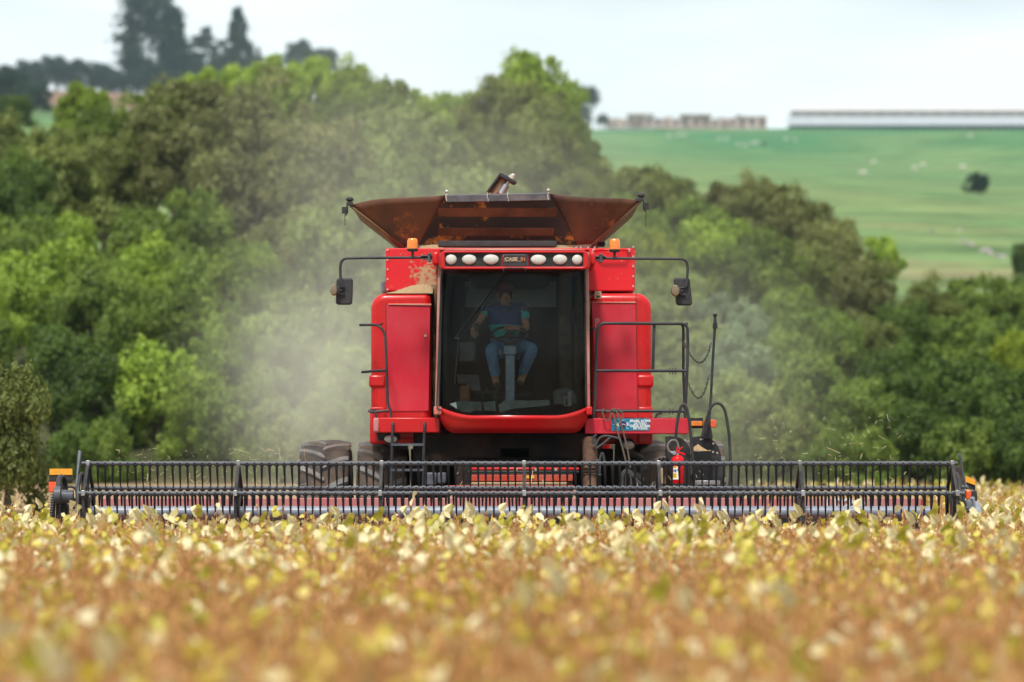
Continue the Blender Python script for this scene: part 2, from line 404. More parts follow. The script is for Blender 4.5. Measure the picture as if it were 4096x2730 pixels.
def ground_mat():
    m, n, out = M('ground_soil_and_pasture')
    g = n.nodes.new('ShaderNodeNewGeometry'); sp = n.nodes.new('ShaderNodeSeparateXYZ'); n.links.new(g.outputs['Position'], sp.inputs[0])
    def rng_(src, a, b):
        r = n.nodes.new('ShaderNodeMapRange'); r.inputs[1].default_value = a; r.inputs[2].default_value = b; n.links.new(src, r.inputs[0]); return r.outputs[0]
    soil = mixc(n, ramp(n, noise(n, 6, 5, .7), [(.35, 0), (.65, 1)]), (.16, .085, .045), (.40, .29, .15))
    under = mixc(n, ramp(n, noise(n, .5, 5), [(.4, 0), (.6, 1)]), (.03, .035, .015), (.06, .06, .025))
    # pasture: rich green high up, paler dry grass lower, soft-edged patches
    a1 = ramp(n, noise(n, .018, 5, .55, stretch=(1.0, .35, 1)), [(.42, 0), (.58, 1)])
    rich = mixc(n, a1, (.105, .20, .075), (.035, .15, .055))
    dry = mixc(n, ramp(n, noise(n, .05, 5, .6), [(.4, 0), (.65, 1)]), (.165, .215, .080), (.095, .18, .062))
    hi = rng_(sp.outputs['Y'], 400, 1200)
    p = mixc(n, hi, dry, rich)
    red = ramp(n, noise(n, .03, 4, .55, w=21), [(.60, 0), (.72, .6)])
    lo = rng_(sp.outputs['Y'], 450, 250)
    mm = n.nodes.new('ShaderNodeMath'); mm.operation = 'MULTIPLY'; n.links.new(red, mm.inputs[0]); n.links.new(lo, mm.inputs[1])
    p = mixc(n, mm.outputs[0], p, (.30, .19, .12))
    fine = ramp(n, noise(n, .09, 6, .75), [(.38, .58), (.62, 1.25)])
    p = mixc(n, 1.0, p, fine, 'MULTIPLY')
    earth = ramp(n, sp.outputs['X'], [(0, 0), (1, 1)])
    e1 = rng_(sp.outputs['X'], -70, -90); e2 = rng_(sp.outputs['Y'], 780, 950)
    e = n.nodes.new('ShaderNodeMath'); e.operation = 'MULTIPLY'; n.links.new(e1, e.inputs[0]); n.links.new(e2, e.inputs[1])
    er = n.nodes.new('ShaderNodeMath'); er.operation = 'MULTIPLY'; n.links.new(e.outputs[0], er.inputs[0])
    n.links.new(ramp(n, noise(n, .03, 3, w=4), [(.34, 0), (.44, 1)]), er.inputs[1])
    p = mixc(n, er.outputs[0], p, (.20, .115, .08))
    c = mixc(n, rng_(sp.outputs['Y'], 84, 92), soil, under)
    c = mixc(n, rng_(sp.outputs['Y'], 168, 180), c, p)
    pbsdf(n, out, c, .95, spec=.1); return m
me = bpy.data.meshes.new('ground'); me.from_pydata(gv, [], gf); me.materials.append(ground_mat())
me.polygons.foreach_set('use_smooth', [True] * len(me.polygons))
ground = bpy.data.objects.new('ground', me); COL.objects.link(ground); tag(ground, kind='structure')

# ------------------------------------------------------------------ trees
def ray_ground(xs_, ys_):
    lo = 235.0
    for k in range(1100):
        Y = lo + k * 1.15
        p = q(xs_, ys_, Y)
        if p.z <= ground_z(p.x, Y): return Vector((p.x, Y, ground_z(p.x, Y)))
    return None
def crown_mesh(name, seed, clumps=64, per=210, leaf=.062, flat=1.0, low=-.85, openness=0.0):
    r = np.random.default_rng(seed)
    d = r.normal(size=(clumps * 3, 3)); d /= np.linalg.norm(d, axis=1)[:, None]
    d = d[d[:, 2] > low][:clumps]
    lob = 1 + .20 * np.sin(3 * np.arctan2(d[:, 1], d[:, 0]) + seed) + .16 * np.sin(5 * d[:, 2] + seed * 2.1)
    rad = r.uniform(.45, .88, len(d)) * lob
    rad[:len(d) // 6] *= .55
    C = d * rad[:, None] * np.array([1, 1, flat])
    S = r.uniform(.14, .33, len(d)) * r.uniform(.8, 1.25, len(d))
    N = len(d) * per
    ci = np.repeat(np.arange(len(d)), per)
    u = r.normal(size=(N, 3)); u /= np.linalg.norm(u, axis=1)[:, None]
    u += d[ci] * .55 + np.array([0, 0, .35]); u /= np.linalg.norm(u, axis=1)[:, None]
    rr = r.uniform(.55, 1.10, N) ** .5
    wob = 1 + .45 * np.sin(u[:, 0] * 7 + ci) * np.sin(u[:, 1] * 6 + ci * 2.3)
    P = C[ci] + u * (S[ci] * rr * wob)[:, None]
    nrm = u + r.normal(size=(N, 3)) * .38; nrm /= np.linalg.norm(nrm, axis=1)[:, None]
    t = np.cross(nrm, r.normal(size=(N, 3))); t /= np.linalg.norm(t, axis=1)[:, None]
    b = np.cross(nrm, t)
    L = (leaf * r.uniform(.6, 1.35, N))[:, None]
    droop = nrm * L * -.25
    v0 = P - t * L * .9 + droop; v1 = P + b * L * .55; v2 = P + t * L * 1.0 + droop; v3 = P - b * L * .55
    V = np.stack([v0, v1, v2, v3], 1).reshape(-1, 3)
    i = np.arange(N)[:, None] * 4
    T = np.concatenate([i + [0, 1, 2], i + [0, 2, 3]], 1).reshape(-1, 3)
    tint = np.clip(r.uniform(0, 1, len(d))[ci] * .55 + r.uniform(0, .45, N), 0, 1)
    return np_mesh(name, V, T, [FOL['green']], tint=np.repeat(tint, 4))
def trunk_mb(seed, h=1.0):
    r = random.Random(seed); m = MB()
    top = h
    pts = [(r.uniform(-.05, .05) * k, r.uniform(-.05, .05) * k, top * k / 6) for k in range(7)]
    m.tube(pts, [.10 - .011 * k for k in range(7)], 8)
    for k in range(7):
        a = k * 2.4 + r.random(); z = top * (.35 + .08 * k)
        e = (math.cos(a) * .6, math.sin(a) * .6, min(z + .16, top * .9))
        m.tube([(0, 0, z), (e[0] * .45, e[1] * .45, z + .06), e], [.045, .03, .012], 6)
    return m
NP = 7
PROTO = []
for k in range(NP):
    me = crown_mesh('crown', 100 + k, clumps=[66, 80, 56, 72, 62, 88, 52][k], per=290, leaf=[.044, .040, .048, .042, .046, .038, .050][k], low=-.9)
    tm = trunk_mb(k).build('trunk', BARK).data
    PROTO.append((me, tm))
for o in [o for o in bpy.data.objects if o.name.startswith('trunk')]: bpy.data.objects.remove(o)
KINDWORD = {'bright': 'bright green', 'green': 'mid green', 'dark': 'dark green', 'olive': 'olive green', 'brown': 'brownish green', 'pale': 'pale dusty green', 'silver': 'silvery green', 'blue': 'hazy dark', 'yellow': 'yellow green'}
tree_records = []
def tree(xd, yd, rpx, kind, Y, ry=1.12, label=None, name='broadleaf_tree', proto=None, group='trees of the wooded slope', clear=None):
    X = (xd * K - 2048) * Y / FPX
    r = rpx * K * Y / FPX
    zc = zrow(yd, Y); gz = ground_z(X, Y)
    k = proto if proto is not None else len(tree_records) % NP
    root = empty(name, (X, Y, gz - .05)); root.rotation_euler = (0, 0, rng.uniform(0, 6.28))
    h = zc - gz
    c = bpy.data.objects.new('crown', PROTO[k][0]); COL.objects.link(c); c.parent = root
    rz = r * ry
    if h < rz * .95: zc2 = rz * .80
    else: zc2 = h
    c.location = (0, 0, zc2); c.scale = (r, r, rz)
    c.material_slots[0].link = 'OBJECT'; c.material_slots[0].material = FOL[kind]
    t = bpy.data.objects.new('trunk', PROTO[k][1]); COL.objects.link(t); t.parent = root
    t.scale = (r, r, max(zc2 + rz * .2, .5))
    tag(root, label, 'tree', group)
    tree_records.append([root, xd, yd, kind, rpx, label])
    return root
L_ = [
 # left flank, bottom rows
 (350,975,112,'bright'),(465,1010,92,'bright'),(560,985,95,'green'),(650,1010,85,'pale'),(250,1040,75,'green'),(745,1000,90,'pale'),(160,1080,70,'dark'),
 (90,720,128,'bright'),(225,800,120,'green'),(400,820,118,'green'),(215,950,110,'dark'),(120,900,110,'dark'),(505,860,105,'green'),(615,860,100,'pale'),(705,880,105,'pale'),(800,930,95,'pale'),
 (40,600,105,'green'),(160,600,95,'bright'),(325,600,140,'green'),(330,730,120,'bright'),(455,560,110,'green'),(470,700,105,'green'),(560,700,110,'green'),(650,760,95,'pale'),(250,700,100,'green'),(740,780,100,'pale'),
 (40,480,100,'dark'),(140,460,110,'olive'),(10,380,95,'olive'),(240,420,95,'olive'),(110,370,80,'olive'),(690,600,115,'brown'),(575,500,140,'brown'),(600,370,150,'brown'),(440,320,120,'brown'),(350,380,105,'brown'),(720,440,140,'brown'),(800,580,110,'pale'),(870,680,110,'pale'),
 (190,262,72,'bright'),(240,330,70,'green'),(330,295,72,'green'),(400,250,60,'green'),(470,232,62,'bright'),(560,218,68,'bright'),(640,205,70,'bright'),(725,212,78,'bright'),(810,232,76,'bright'),(890,262,72,'green'),(965,280,65,'bright'),(1040,292,68,'green'),(880,350,105,'pale'),(780,320,85,'green'),(980,380,110,'pale'),(900,490,120,'pale'),(1090,350,95,'olive'),
 (1215,215,84,'bright'),(1140,255,70,'olive'),(1290,250,66,'bright'),(1225,300,95,'olive'),(1310,310,52,'green'),(1230,410,115,'olive'),(1340,385,56,'green'),(1380,440,60,'olive'),(1320,490,80,'olive'),(1030,500,115,'pale'),(1140,520,100,'pale'),(1000,640,120,'pale'),
 (940,820,120,'pale'),(1060,760,110,'green'),(1180,700,110,'green'),(1300,640,110,'olive'),(1100,920,120,'green'),(1280,860,120,'green'),(1400,760,100,'green'),(1420,940,100,'pale'),
 # right flank
 (1475,462,74,'olive'),(1545,478,66,'olive'),(1420,540,75,'green'),(1500,560,78,'green'),(1600,545,82,'green'),(1660,480,62,'brown'),(1725,480,66,'brown'),(1790,500,70,'brown'),(1850,545,78,'brown'),(1900,600,80,'brown'),(1640,600,98,'bright'),(1740,640,100,'green'),(1840,640,80,'olive'),(1940,650,85,'brown'),(2025,600,52,'bright'),(1985,700,80,'brown'),
 (1490,640,92,'yellow'),(1460,720,85,'pale'),(1560,720,88,'pale'),(1650,740,66,'silver'),(1720,770,62,'silver'),(1590,830,85,'pale'),(1690,860,80,'silver'),(1800,760,85,'green'),(1870,800,90,'green'),(1930,830,88,'green'),(1990,800,78,'olive'),(1780,890,95,'green'),(1880,930,100,'green'),(1690,960,90,'pale'),(1540,950,88,'pale'),(1600,1020,75,'green'),(1780,1010,90,'olive'),(1970,960,90,'green'),
 (2130,740,82,'olive'),(2220,715,70,'green'),(2310,720,72,'green'),(2060,790,80,'dark'),(2150,830,100,'green'),(2250,800,80,'green'),(2335,830,70,'yellow'),(2060,910,95,'dark'),(2180,940,105,'dark'),(2290,940,90,'dark'),(2100,1030,90,'dark'),(2220,1050,90,'green'),(2330,1040,80,'dark'),(1990,1050,70,'green'),(1900,1060,60,'green'),
 (2420,760,90,'green'),(2440,930,110,'dark'),(2460,1050,90,'green'),(-70,640,110,'green'),(-80,450,100,'olive'),(-90,800,120,'green'),
]
for (xd, yd, rp_, kd) in L_:
    T_ = topprof(xd)
    t = min(max((1030 - (yd - rp_ * .4)) / (1030 - T_), 0), 1)
    Y = 88 + 77 * t + rng.uniform(-4, 4) * (1 if t > .05 else .2)
    if xd > 1900 and yd > 880: Y = max(Y, 92)
    tree(xd, yd, rp_ * 1.04, kd, Y)
# the near bush at the left edge of the field
tree(18, 985, 128, 'olive', 57, 1.45, proto=2)
tree(-120, 960, 150, 'olive', 58, 1.4, proto=4)

# tall far trees on the left hilltop: layered flat boughs on a bare straight trunk
def far_crown(seed, layers, spread, h, taper=1.0, base=.25):
    r = np.random.default_rng(seed); Ps = []; D = []
    for k in range(layers):
        f = k / max(layers - 1, 1); z = h * (base + (1 - base) * f)
        w = spread * ((1 - f) ** taper * .75 + .25)
        nb = 5
        for j in range(nb):
            a = r.uniform(0, 6.28); L = w * r.uniform(.45, 1.05)
            cx, cy = math.cos(a) * L * .75, math.sin(a) * L * .75
            n_ = 210
            p = r.normal(size=(n_, 3)) * np.array([w * .15, w * .15, h * .024]) + np.array([cx, cy, z + L * .06])
            Ps.append(p); D.append(np.full(n_, r.uniform(0, .8)))
    P = np.concatenate(Ps); tint = np.concatenate(D); N = len(P)
    nrm = r.normal(size=(N, 3)) + np.array([0, 0, .6]); nrm /= np.linalg.norm(nrm, axis=1)[:, None]
    t = np.cross(nrm, r.normal(size=(N, 3))); t /= np.linalg.norm(t, axis=1)[:, None]; b = np.cross(nrm, t)
    L = (h * .015 * r.uniform(.6, 1.4, N))[:, None]
    V = np.stack([P - t * L, P + b * L * .7, P + t * L, P - b * L * .7], 1).reshape(-1, 3)
    i = np.arange(N)[:, None] * 4
    T = np.concatenate([i + [0, 1, 2], i + [0, 2, 3]], 1).reshape(-1, 3)
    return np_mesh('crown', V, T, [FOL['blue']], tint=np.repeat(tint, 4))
def far_tree(xd, ytop, ybase, wpx, Y, seed, label, layers=10, taper=.8, base=.22, name='conifer_tree'):
    X = (xd * K - 2048) * Y / FPX; zb = ground_z(X, Y); zt = zrow(ytop, Y); h = zt - zb
    root = empty(name, (X, Y, zb))
    c = bpy.data.objects.new('crown', far_crown(seed, layers, wpx * K * Y / FPX / 2, h, taper, base)); COL.objects.link(c); c.parent = root
    m = MB(); m.tube([(0, 0, -.3), (.1, 0, h * .5), (0, .1, h * .96)], [h * .018, h * .012, h * .004], 7)
    t = m.build('trunk', BARK); t.parent = root
    tag(root, label, 'tree', 'hazy trees on the far hilltop')
FT = [(345,-40,225,215,980,'tallest hazy dark tree on the hilltop, its crown cut by the top of the picture',13,.25,.12),
      (300,60,225,70,985,'hazy dark tree on the near left of the tallest hilltop tree',9,.6,.15),
      (405,30,225,90,990,'tall thin hazy tree with scattered tufts just right of the tallest hilltop tree',9,.7,.35),
      (548,30,225,105,985,'tall pointed hazy tree with a rounded tip above the wooded slope',11,.9,.25),
      (470,72,225,110,995,'broad hazy tree filling the gap between the two tall hilltop trees',7,.3,.3),
      (510,100,225,80,990,'low hazy tree left of the pointed hilltop tree',7,.4,.3),
      (595,118,225,50,990,'small thin hazy tree right of the pointed hilltop tree',7,.9,.2)]
for i, (a, b, c, w, Y, lb, ly, tp, bs) in enumerate(FT): far_tree(a, b, c, w, Y * 1.5, 40 + i, lb, ly, tp, bs)
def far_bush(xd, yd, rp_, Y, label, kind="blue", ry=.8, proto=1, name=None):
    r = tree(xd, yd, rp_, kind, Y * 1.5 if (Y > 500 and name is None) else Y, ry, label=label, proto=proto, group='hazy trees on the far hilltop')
for a in [(75,180,46,975,'low hazy tree at the far left end of the hilltop row'),(130,165,44,990,'flat topped hazy tree in the left hilltop row'),(185,172,44,985,'rounded hazy tree in the middle of the left hilltop row'),
          (235,180,40,990,'low hazy tree on the right of the left hilltop row'),(265,195,36,980,'small hazy tree at the foot of the tall hilltop trees'),(20,255,60,600,'dark blue green tree at the left edge below the hilltop row'),(75,285,44,560,'dark tree beside the red earth strip at the left edge'),
          (430,160,50,985,'dark hazy undergrowth tree under the tall thin hilltop tree'),(520,165,50,990,'dark hazy undergrowth tree under the pointed hilltop tree'),(340,180,50,975,'dark hazy undergrowth tree under the tallest hilltop tree'),
          (690,128,42,990,'rounded hazy tree rising behind the bright green canopy'),(745,140,36,1000,'low hazy tree right of the rounded one behind the canopy'),
          (1355,222,29,950,'hazy blue grey tree right of the big bright crown'),(1335,262,26,960,'low hazy bush at the foot of the blue grey tree'),(1385,275,16,970,'small hazy bush at the left end of the ruined wall')]:
    far_bush(*a)
_bp = ray_ground(2248 * K, 447 * K)
far_bush(2248, 421, 30, _bp.y, 'lone dark round bush standing on the green pasture', 'blue', .85, 3, 'x')
far_bush(28, 258, 50, 330, 'dark green tree filling the left edge above the olive canopy', 'dark')
far_bush(-30, 262, 50, 335, 'dark green tree cut by the left edge above the olive canopy', 'dark')
far_bush(2352, 600, 30, 252, 'dark tree at the right edge of the pasture', 'dark', 1.5, 2)
far_bush(2345, 660, 62, 215, 'spreading dark tree at the right edge below the pasture', 'dark', .42, 5)
# labels for the slope trees: look first, then where it stands in the photograph
def where(x, y):
    hz = 'far left' if x < 160 else 'left' if x < 560 else 'left of the dust plume' if x < 860 else 'behind the harvester' if x < 1420 else 'right of the harvester' if x < 1760 else 'right' if x < 2060 else 'far right'
    return hz
rec = [r for r in tree_records if r[5] is None]
groups = {}
for r in rec:
    band = 'at the slope foot' if r[2] > 900 else 'low on the slope' if r[2] > 720 else 'halfway up the slope' if r[2] > 520 else 'high on the slope' if r[2] > 330 else 'on the skyline'
    groups.setdefault((r[3], where(r[1], r[2]), band), []).append(r)
ORD = ['leftmost', 'second', 'third', 'fourth', 'fifth', 'sixth', 'seventh', 'eighth', 'ninth']
for (kd, w_, band), L in groups.items():
    L.sort(key=lambda r: r[1])
    for i, r in enumerate(L):
        hz = {'left': 'picture left', 'far left': 'at the far left', 'right': 'picture right', 'far right': 'at the far right'}.get(w_, w_)
        base = f"{KINDWORD[kd]} tree {band}, {hz}"
        if len(L) > 1: base = (ORD[i] if i == 0 else ORD[i] + ' from left') + ' ' + base
        r[0]['label'] = base

# ------------------------------------------------------------------ far buildings, cattle, rocks
YB = YR
WALLM = simple('grey_pink_stone', (.36, .28, .26), .9, var=.55, scale=.22)
WHROOF = simple('weathered_metal_roof', (.33, .355, .38), .5, var=.06, scale=.2)
PINKROOF = simple('pale_pink_roof', (.60, .50, .48), .6, var=.1, scale=.3)
SHADE = simple('barn_underside_shade', (.02, .022, .03), .8)
HOLE = simple('window_shadow', (.11, .09, .09), .9)
def px(xd): return (xd * K - 2048) * YB / FPX
b = empty('long_barn', (px(2300), YB + 8, zrow(296, YB)))
x0, x1 = px(1815), px(2900)
m = MB(); m.box(x0, x1, YB + 1, YB + 16, zrow(303, YB), zrow(287, YB)); m.build('wall', SHADE, b)  # near-black box carries the shade under the barn roof
m = MB(); m.hull8([(x0 - 1, YB, zrow(288, YB)), (x1, YB, zrow(288, YB)), (x1, YB + 8, zrow(269, YB + 8)), (x0 - 1, YB + 8, zrow(269, YB + 8))],
                  [(x0 - 1, YB, zrow(286.5, YB)), (x1, YB, zrow(286.5, YB)), (x1, YB + 8, zrow(267.5, YB + 8)), (x0 - 1, YB + 8, zrow(267.5, YB + 8))]); m.build('lower_roof', WHROOF, b)
m = MB(); m.box(x0 + 1, x1, YB + 8.5, YB + 14, zrow(272, YB + 8.5), zrow(253, YB + 8.5)); m.build('clerestory_wall', simple('pale_clerestory', (.46, .43, .44), .7), b)
m = MB(); m.hull8([(x0 + 1, YB + 7, zrow(255, YB + 7)), (x1, YB + 7, zrow(255, YB + 7)), (x1, YB + 12, zrow(252, YB + 12)), (x0 + 1, YB + 12, zrow(252, YB + 12))],
                  [(x0 + 1, YB + 7, zrow(253.5, YB + 7)), (x1, YB + 7, zrow(253.5, YB + 7)), (x1, YB + 12, zrow(250.5, YB + 12)), (x0 + 1, YB + 12, zrow(250.5, YB + 12))]); m.build('ridge_roof', PINKROOF, b)
for k in range(17):
    xx = px(1840 + 33 * k)
    m = MB(); m.box(xx, xx + 2.2, YB + 8.3, YB + 8.6, zrow(270, YB + 8), zrow(256, YB + 8)); m.build('vent_post', PINKROOF, b)
for k in range(34):
    xx = px(1825 + 17 * k)
    m = MB(); m.box(xx, xx + .35, YB + .6, YB + .95, zrow(298, YB), zrow(287, YB)); m.build('post', WHROOF, b)
tag(b, 'long white roofed barn with a vented pink ridge on the hilltop at right', 'barn')
RB = [(1392,1440,268,292,'leftmost low grey stone shed of the ruined row on the hilltop'),(1441,1500,262,292,'second grey stone building with a pale flat roof in the hilltop row'),(1502,1560,266,293,'low pinkish stone building in the middle of the hilltop row'),
      (1562,1632,263,294,'wide stone building with dark openings, right of the middle of the hilltop row'),(1634,1690,268,295,'roofless grey building next to the last one in the hilltop row'),(1692,1760,260,296,'tallest roofless building with dark window holes, last before the barn')]
for i, (a, c, t, bt, lb) in enumerate(RB):
    s = empty('stone_building', (px((a + c) / 2), YB - 5, zrow(bt + 4, YB)))
    m = MB(); xs0, xs1 = px(a), px(c)
    r_ = random.Random(i); n = 6
    pts = [(xs0, zrow(bt + 5, YB)), (xs1, zrow(bt + 5, YB))] + [(xs1 + (xs0 - xs1) * k / n, zrow(t + 4 + r_.uniform(0, 7), YB)) for k in range(n + 1)]
    m.prism(pts, YB - 6, YB - 1); m.build('wall', WALLM, s, flat=True)
    for k in range(3):
        w = (xs1 - xs0) / 3; xx = xs0 + w * k + w * .25
        m = MB(); m.box(xx, xx + w * .5, YB - 6.1, YB - 5.95, zrow(bt - 3, YB), zrow(t + 14, YB)); m.build('window_hole', HOLE, s)
    if i in (1, 3):
        m = MB(); m.box(xs0 - .3, xs1 + .3, YB - 6.8, YB - .5, zrow(t + 5, YB), zrow(t + 2, YB)); m.build('roof', PINKROOF, s)
    tag(s, lb, 'building', 'ruined stone buildings along the hilltop')
def cow_mb():
    m = MB()
    m.ell((0, 0, 1.05), .95, .34, .40); m.ell((.55, 0, 1.12), .5, .30, .36); m.ell((-.6, 0, 1.08), .42, .32, .36)
    m.tube([(.85, 0, 1.2), (1.15, 0, 1.3), (1.35, 0, 1.2)], [.24, .17, .13], 8); m.ell((1.5, 0, 1.08), .26, .13, .14)
    m.tube([(1.35, .12, 1.26), (1.32, .30, 1.28)], [.05, .02], 5); m.tube([(1.35, -.12, 1.26), (1.32, -.30, 1.28)], [.05, .02], 5)
    for sx in (-.7, .65):
        for sy in (-.2, .2):
            m.tube([(sx, sy, .9), (sx + (.06 if sx < 0 else 0), sy, .5), (sx, sy, 0)], [.15, .08, .06], 7)
    m.tube([(-.98, 0, 1.25), (-1.08, 0, .9), (-1.05, 0, .5)], [.04, .03, .05], 5)
    return m
COWW = simple('pale_cattle_hide', (.62, .55, .50), .9, var=.15, scale=1.5)
COWD = simple('dark_cattle_hide', (.03, .03, .03), .9)
cow0 = cow_mb().build('body', COWW); cow_me = cow0.data; bpy.data.objects.remove(cow0)
CW = [(590,305,'w'),(640,300,'w'),(665,300,'w'),(843,318,'w'),(877,318,'w'),(935,348,'w'),(968,352,'w'),(1008,340,'w'),(1030,338,'w'),(1062,346,'d'),(1170,320,'w'),(1218,325,'w'),(1605,435,'w'),(1812,470,'w'),(1850,452,'w'),(2050,462,'w'),(2085,305,'w'),(1555,492,'w')]
COWL = ['pale cow standing alone at the left of the pasture', 'pale cow left of a pair near the left end of the pasture', 'pale cow right of the pair near the left end of the pasture',
 'left pale cow of a pair below the ruined buildings', 'right pale cow of a pair below the ruined buildings', 'left of two pale cows lower than the main herd', 'right of two pale cows lower than the main herd',
 'left pale cow beside the dark cow', 'pale cow next to the dark cow', 'dark cow among the pale herd', 'left pale cow of two below the gap before the barn', 'right pale cow of two below the gap before the barn',
 'pale cow alone on the middle of the pasture', 'bigger pale cow of two left of the round bush', 'pale cow just above the bigger one left of the bush', 'pale cow closest to the round bush', 'pale cow high under the white barn at right', 'lowest pale cow on the middle of the pasture']
for i, (a, b_, kd) in enumerate(CW):
    p = ray_ground(2200 + a * .8057, 300 + b_ * .8057 + 6)
    if p is None: continue
    c = empty('cow', p); c.rotation_euler = (0, 0, rng.uniform(-.7, .7) + (math.pi if i % 2 else 0)); c.scale = (.58,) * 3
    bdy = bpy.data.objects.new('body', cow_me); COL.objects.link(bdy); bdy.parent = c
    bdy.material_slots[0].link = 'OBJECT'; bdy.material_slots[0].material = COWW if kd == 'w' else COWD
    tag(c, COWL[i], 'cow', 'cattle grazing on the far pasture')
ROCKM = simple('pale_rock', (.30, .27, .25), .9, var=.4, scale=.8)
ROCKL = ['leftmost pale rock of the line low on the right pasture', 'second pale rock of the line low on the right pasture', 'biggest pale rock in the middle of the line on the right pasture', 'rock right of the biggest one on the right pasture', 'last pale rock at the lower right end of the line', 'small rock alone left of the line of rocks', 'small rock above the line of rocks']
for i, (a, b_, s_) in enumerate([(2045,832,.6),(2088,850,.8),(2165,885,.9),(2190,897,.6),(2240,908,.7),(1893,780,.45),(2035,773,.45)]):
    p = ray_ground(2200 + a * .8057, 300 + b_ * .8057)
    if p is None: continue
    m = MB(); r_ = random.Random(i + 50)
    m.ell((p.x, p.y, p.z), .55 * s_, .45 * s_, .34 * s_, 9, 6)
    m.V = [tuple(c + r_.uniform(-.07, .07) for c in v) for v in m.V]
    tag(m.build('rock', ROCKM, flat=True), ROCKL[i], 'rock', 'rocks on the far pasture')

# ------------------------------------------------------------------ the crop
def leafm(name, a, b, tr=.45):
    return foliage(name, a, b, tr, .04)
CM = [leafm('dry_soy_stems_and_pods', (.47, .22, .07), (.80, .46, .18), .2), leafm('cream_leaves', (.78, .66, .32), (.92, .83, .52), .3),
      leafm('yellow_leaves', (.62, .46, .04), (.82, .68, .13), .4), leafm('green_yellow_leaves', (.44, .40, .035), (.68, .60, .09), .35), leafm('rusty_leaves', (.36, .17, .06), (.55, .30, .12), .3)]
def plant(seed, tall=1.0, rich=False):
    r = np.random.default_rng(seed); V = []; T = []; MI = []; TI = []
    def addv(vs, ts, mi, ti):
        b0 = len(V); V.extend(vs); T.extend([[a + b0 for a in t] for t in ts]); MI.extend([mi] * len(ts)); TI.extend([ti] * len(vs))
    def stem(p, e, w0, w1, bow):
        mid = (p + e) / 2 + bow; P = [p, mid, e]; W = [w0, (w0 + w1) / 2, w1]; vs = []
        for a, w in zip(P, W):
            for k in range(3): vs.append(a + np.array([math.cos(k * 2.094), math.sin(k * 2.094), 0]) * w)
        ts = []
        for s in range(2):
            for k in range(3):
                a, b = s * 3 + k, s * 3 + (k + 1) % 3; ts += [[a, b, b + 3], [a, b + 3, a + 3]]
        addv(vs, ts, 0, r.uniform(0, .6)); return P
    h = .86 * tall * r.uniform(.9, 1.04)
    top = np.array([r.normal() * .05, r.normal() * .05, h])
    ends = [(np.zeros(3), top)]
    stem(np.zeros(3), top, .005, .0025, r.normal(size=3) * .02)
    for k in range(4):
        z = h * r.uniform(.15, .5); a = r.uniform(0, 6.28); L = r.uniform(.10, .22)
        s = np.array([0, 0, z]); e = np.array([math.cos(a) * L, math.sin(a) * L, min(h * .98, z + r.uniform(.3, .5))])
        stem(s, e, .0038, .002, r.normal(size=3) * .02); ends.append((s, e))
    for (s, e) in ends:
        for k in range(22 if s[2] == 0 else 15):
            f = r.uniform(.2, 1.0); p = s + (e - s) * f; a = r.uniform(0, 6.28)
            dr = np.array([math.cos(a), math.sin(a), r.uniform(-2.6, .3)]); dr /= np.linalg.norm(dr)
            sd_ = np.cross(dr, [0, 0, 1.]) ; sd_ /= np.linalg.norm(sd_) + 1e-6
            L = r.uniform(.035, .055); w = .0065
            up = np.cross(sd_, dr) * .005
            p = p + dr * .006
            addv([p, p + dr * L * .5 + sd_ * w + up, p + dr * L, p + dr * L * .5 - sd_ * w + up, p + dr * L * .5 - up], [[0, 1, 2], [0, 2, 3], [0, 4, 1], [1, 4, 2], [2, 4, 3], [3, 4, 0]], 0, r.uniform(.2, 1))
    nl = int(r.choice([0, 1, 2, 2, 3])) if not rich else int(r.choice([3, 4, 5, 6]))
    for k in range(nl):
        s, e = ends[r.integers(len(ends))]
        f = r.uniform(.80, 1.0) if r.random() < .8 else r.uniform(.4, .8); p = s + (e - s) * f; a = r.uniform(0, 6.28)
        pl = r.uniform(.03, .12); zup = r.uniform(.0, .9)
        dr = np.array([math.cos(a), math.sin(a), zup]); dr /= np.linalg.norm(dr); p2 = p + dr * pl
        vs = [p, p + [.002, 0, 0], p2]; addv(vs, [[0, 1, 2]], 0, .8)
        cls = int(r.choice([1, 1, 1, 1, 1, 1, 2, 2, 2, 3, 4]))
        for j in range(int(r.choice([1, 1, 2, 3]))):
            b_ = a + (j - (0 if j == 0 else 1.5)) * 1.4 * (1 if j else 0) + r.normal() * .3
            ld = np.array([math.cos(b_), math.sin(b_), r.uniform(-.9, .7)]); ld /= np.linalg.norm(ld)
            side = np.cross(ld, r.normal(size=3)); side /= np.linalg.norm(side)
            nn = np.cross(ld, side); L = r.uniform(.055, .10); w = L * r.uniform(.30, .42); cu = r.uniform(-.3, .3) * L
            o = p2
            vs = [o, o + ld * L * .30 + side * w + nn * cu, o + ld * L * .72 + side * w * .72 + nn * cu, o + ld * L, o + ld * L * .72 - side * w * .72 + nn * cu, o + ld * L * .30 - side * w + nn * cu, o + ld * L * .5 - nn * cu * .2]
            addv(vs, [[0, 1, 6], [1, 2, 6], [2, 3, 6], [3, 4, 6], [4, 5, 6], [5, 0, 6]], cls, r.uniform(0, 1))
    return np.array(V, np.float32), np.array(T, np.int32), np.array(MI, np.int32), np.array(TI, np.float32)
PV = [plant(500 + k, rich=k >= 14) for k in range(26)]
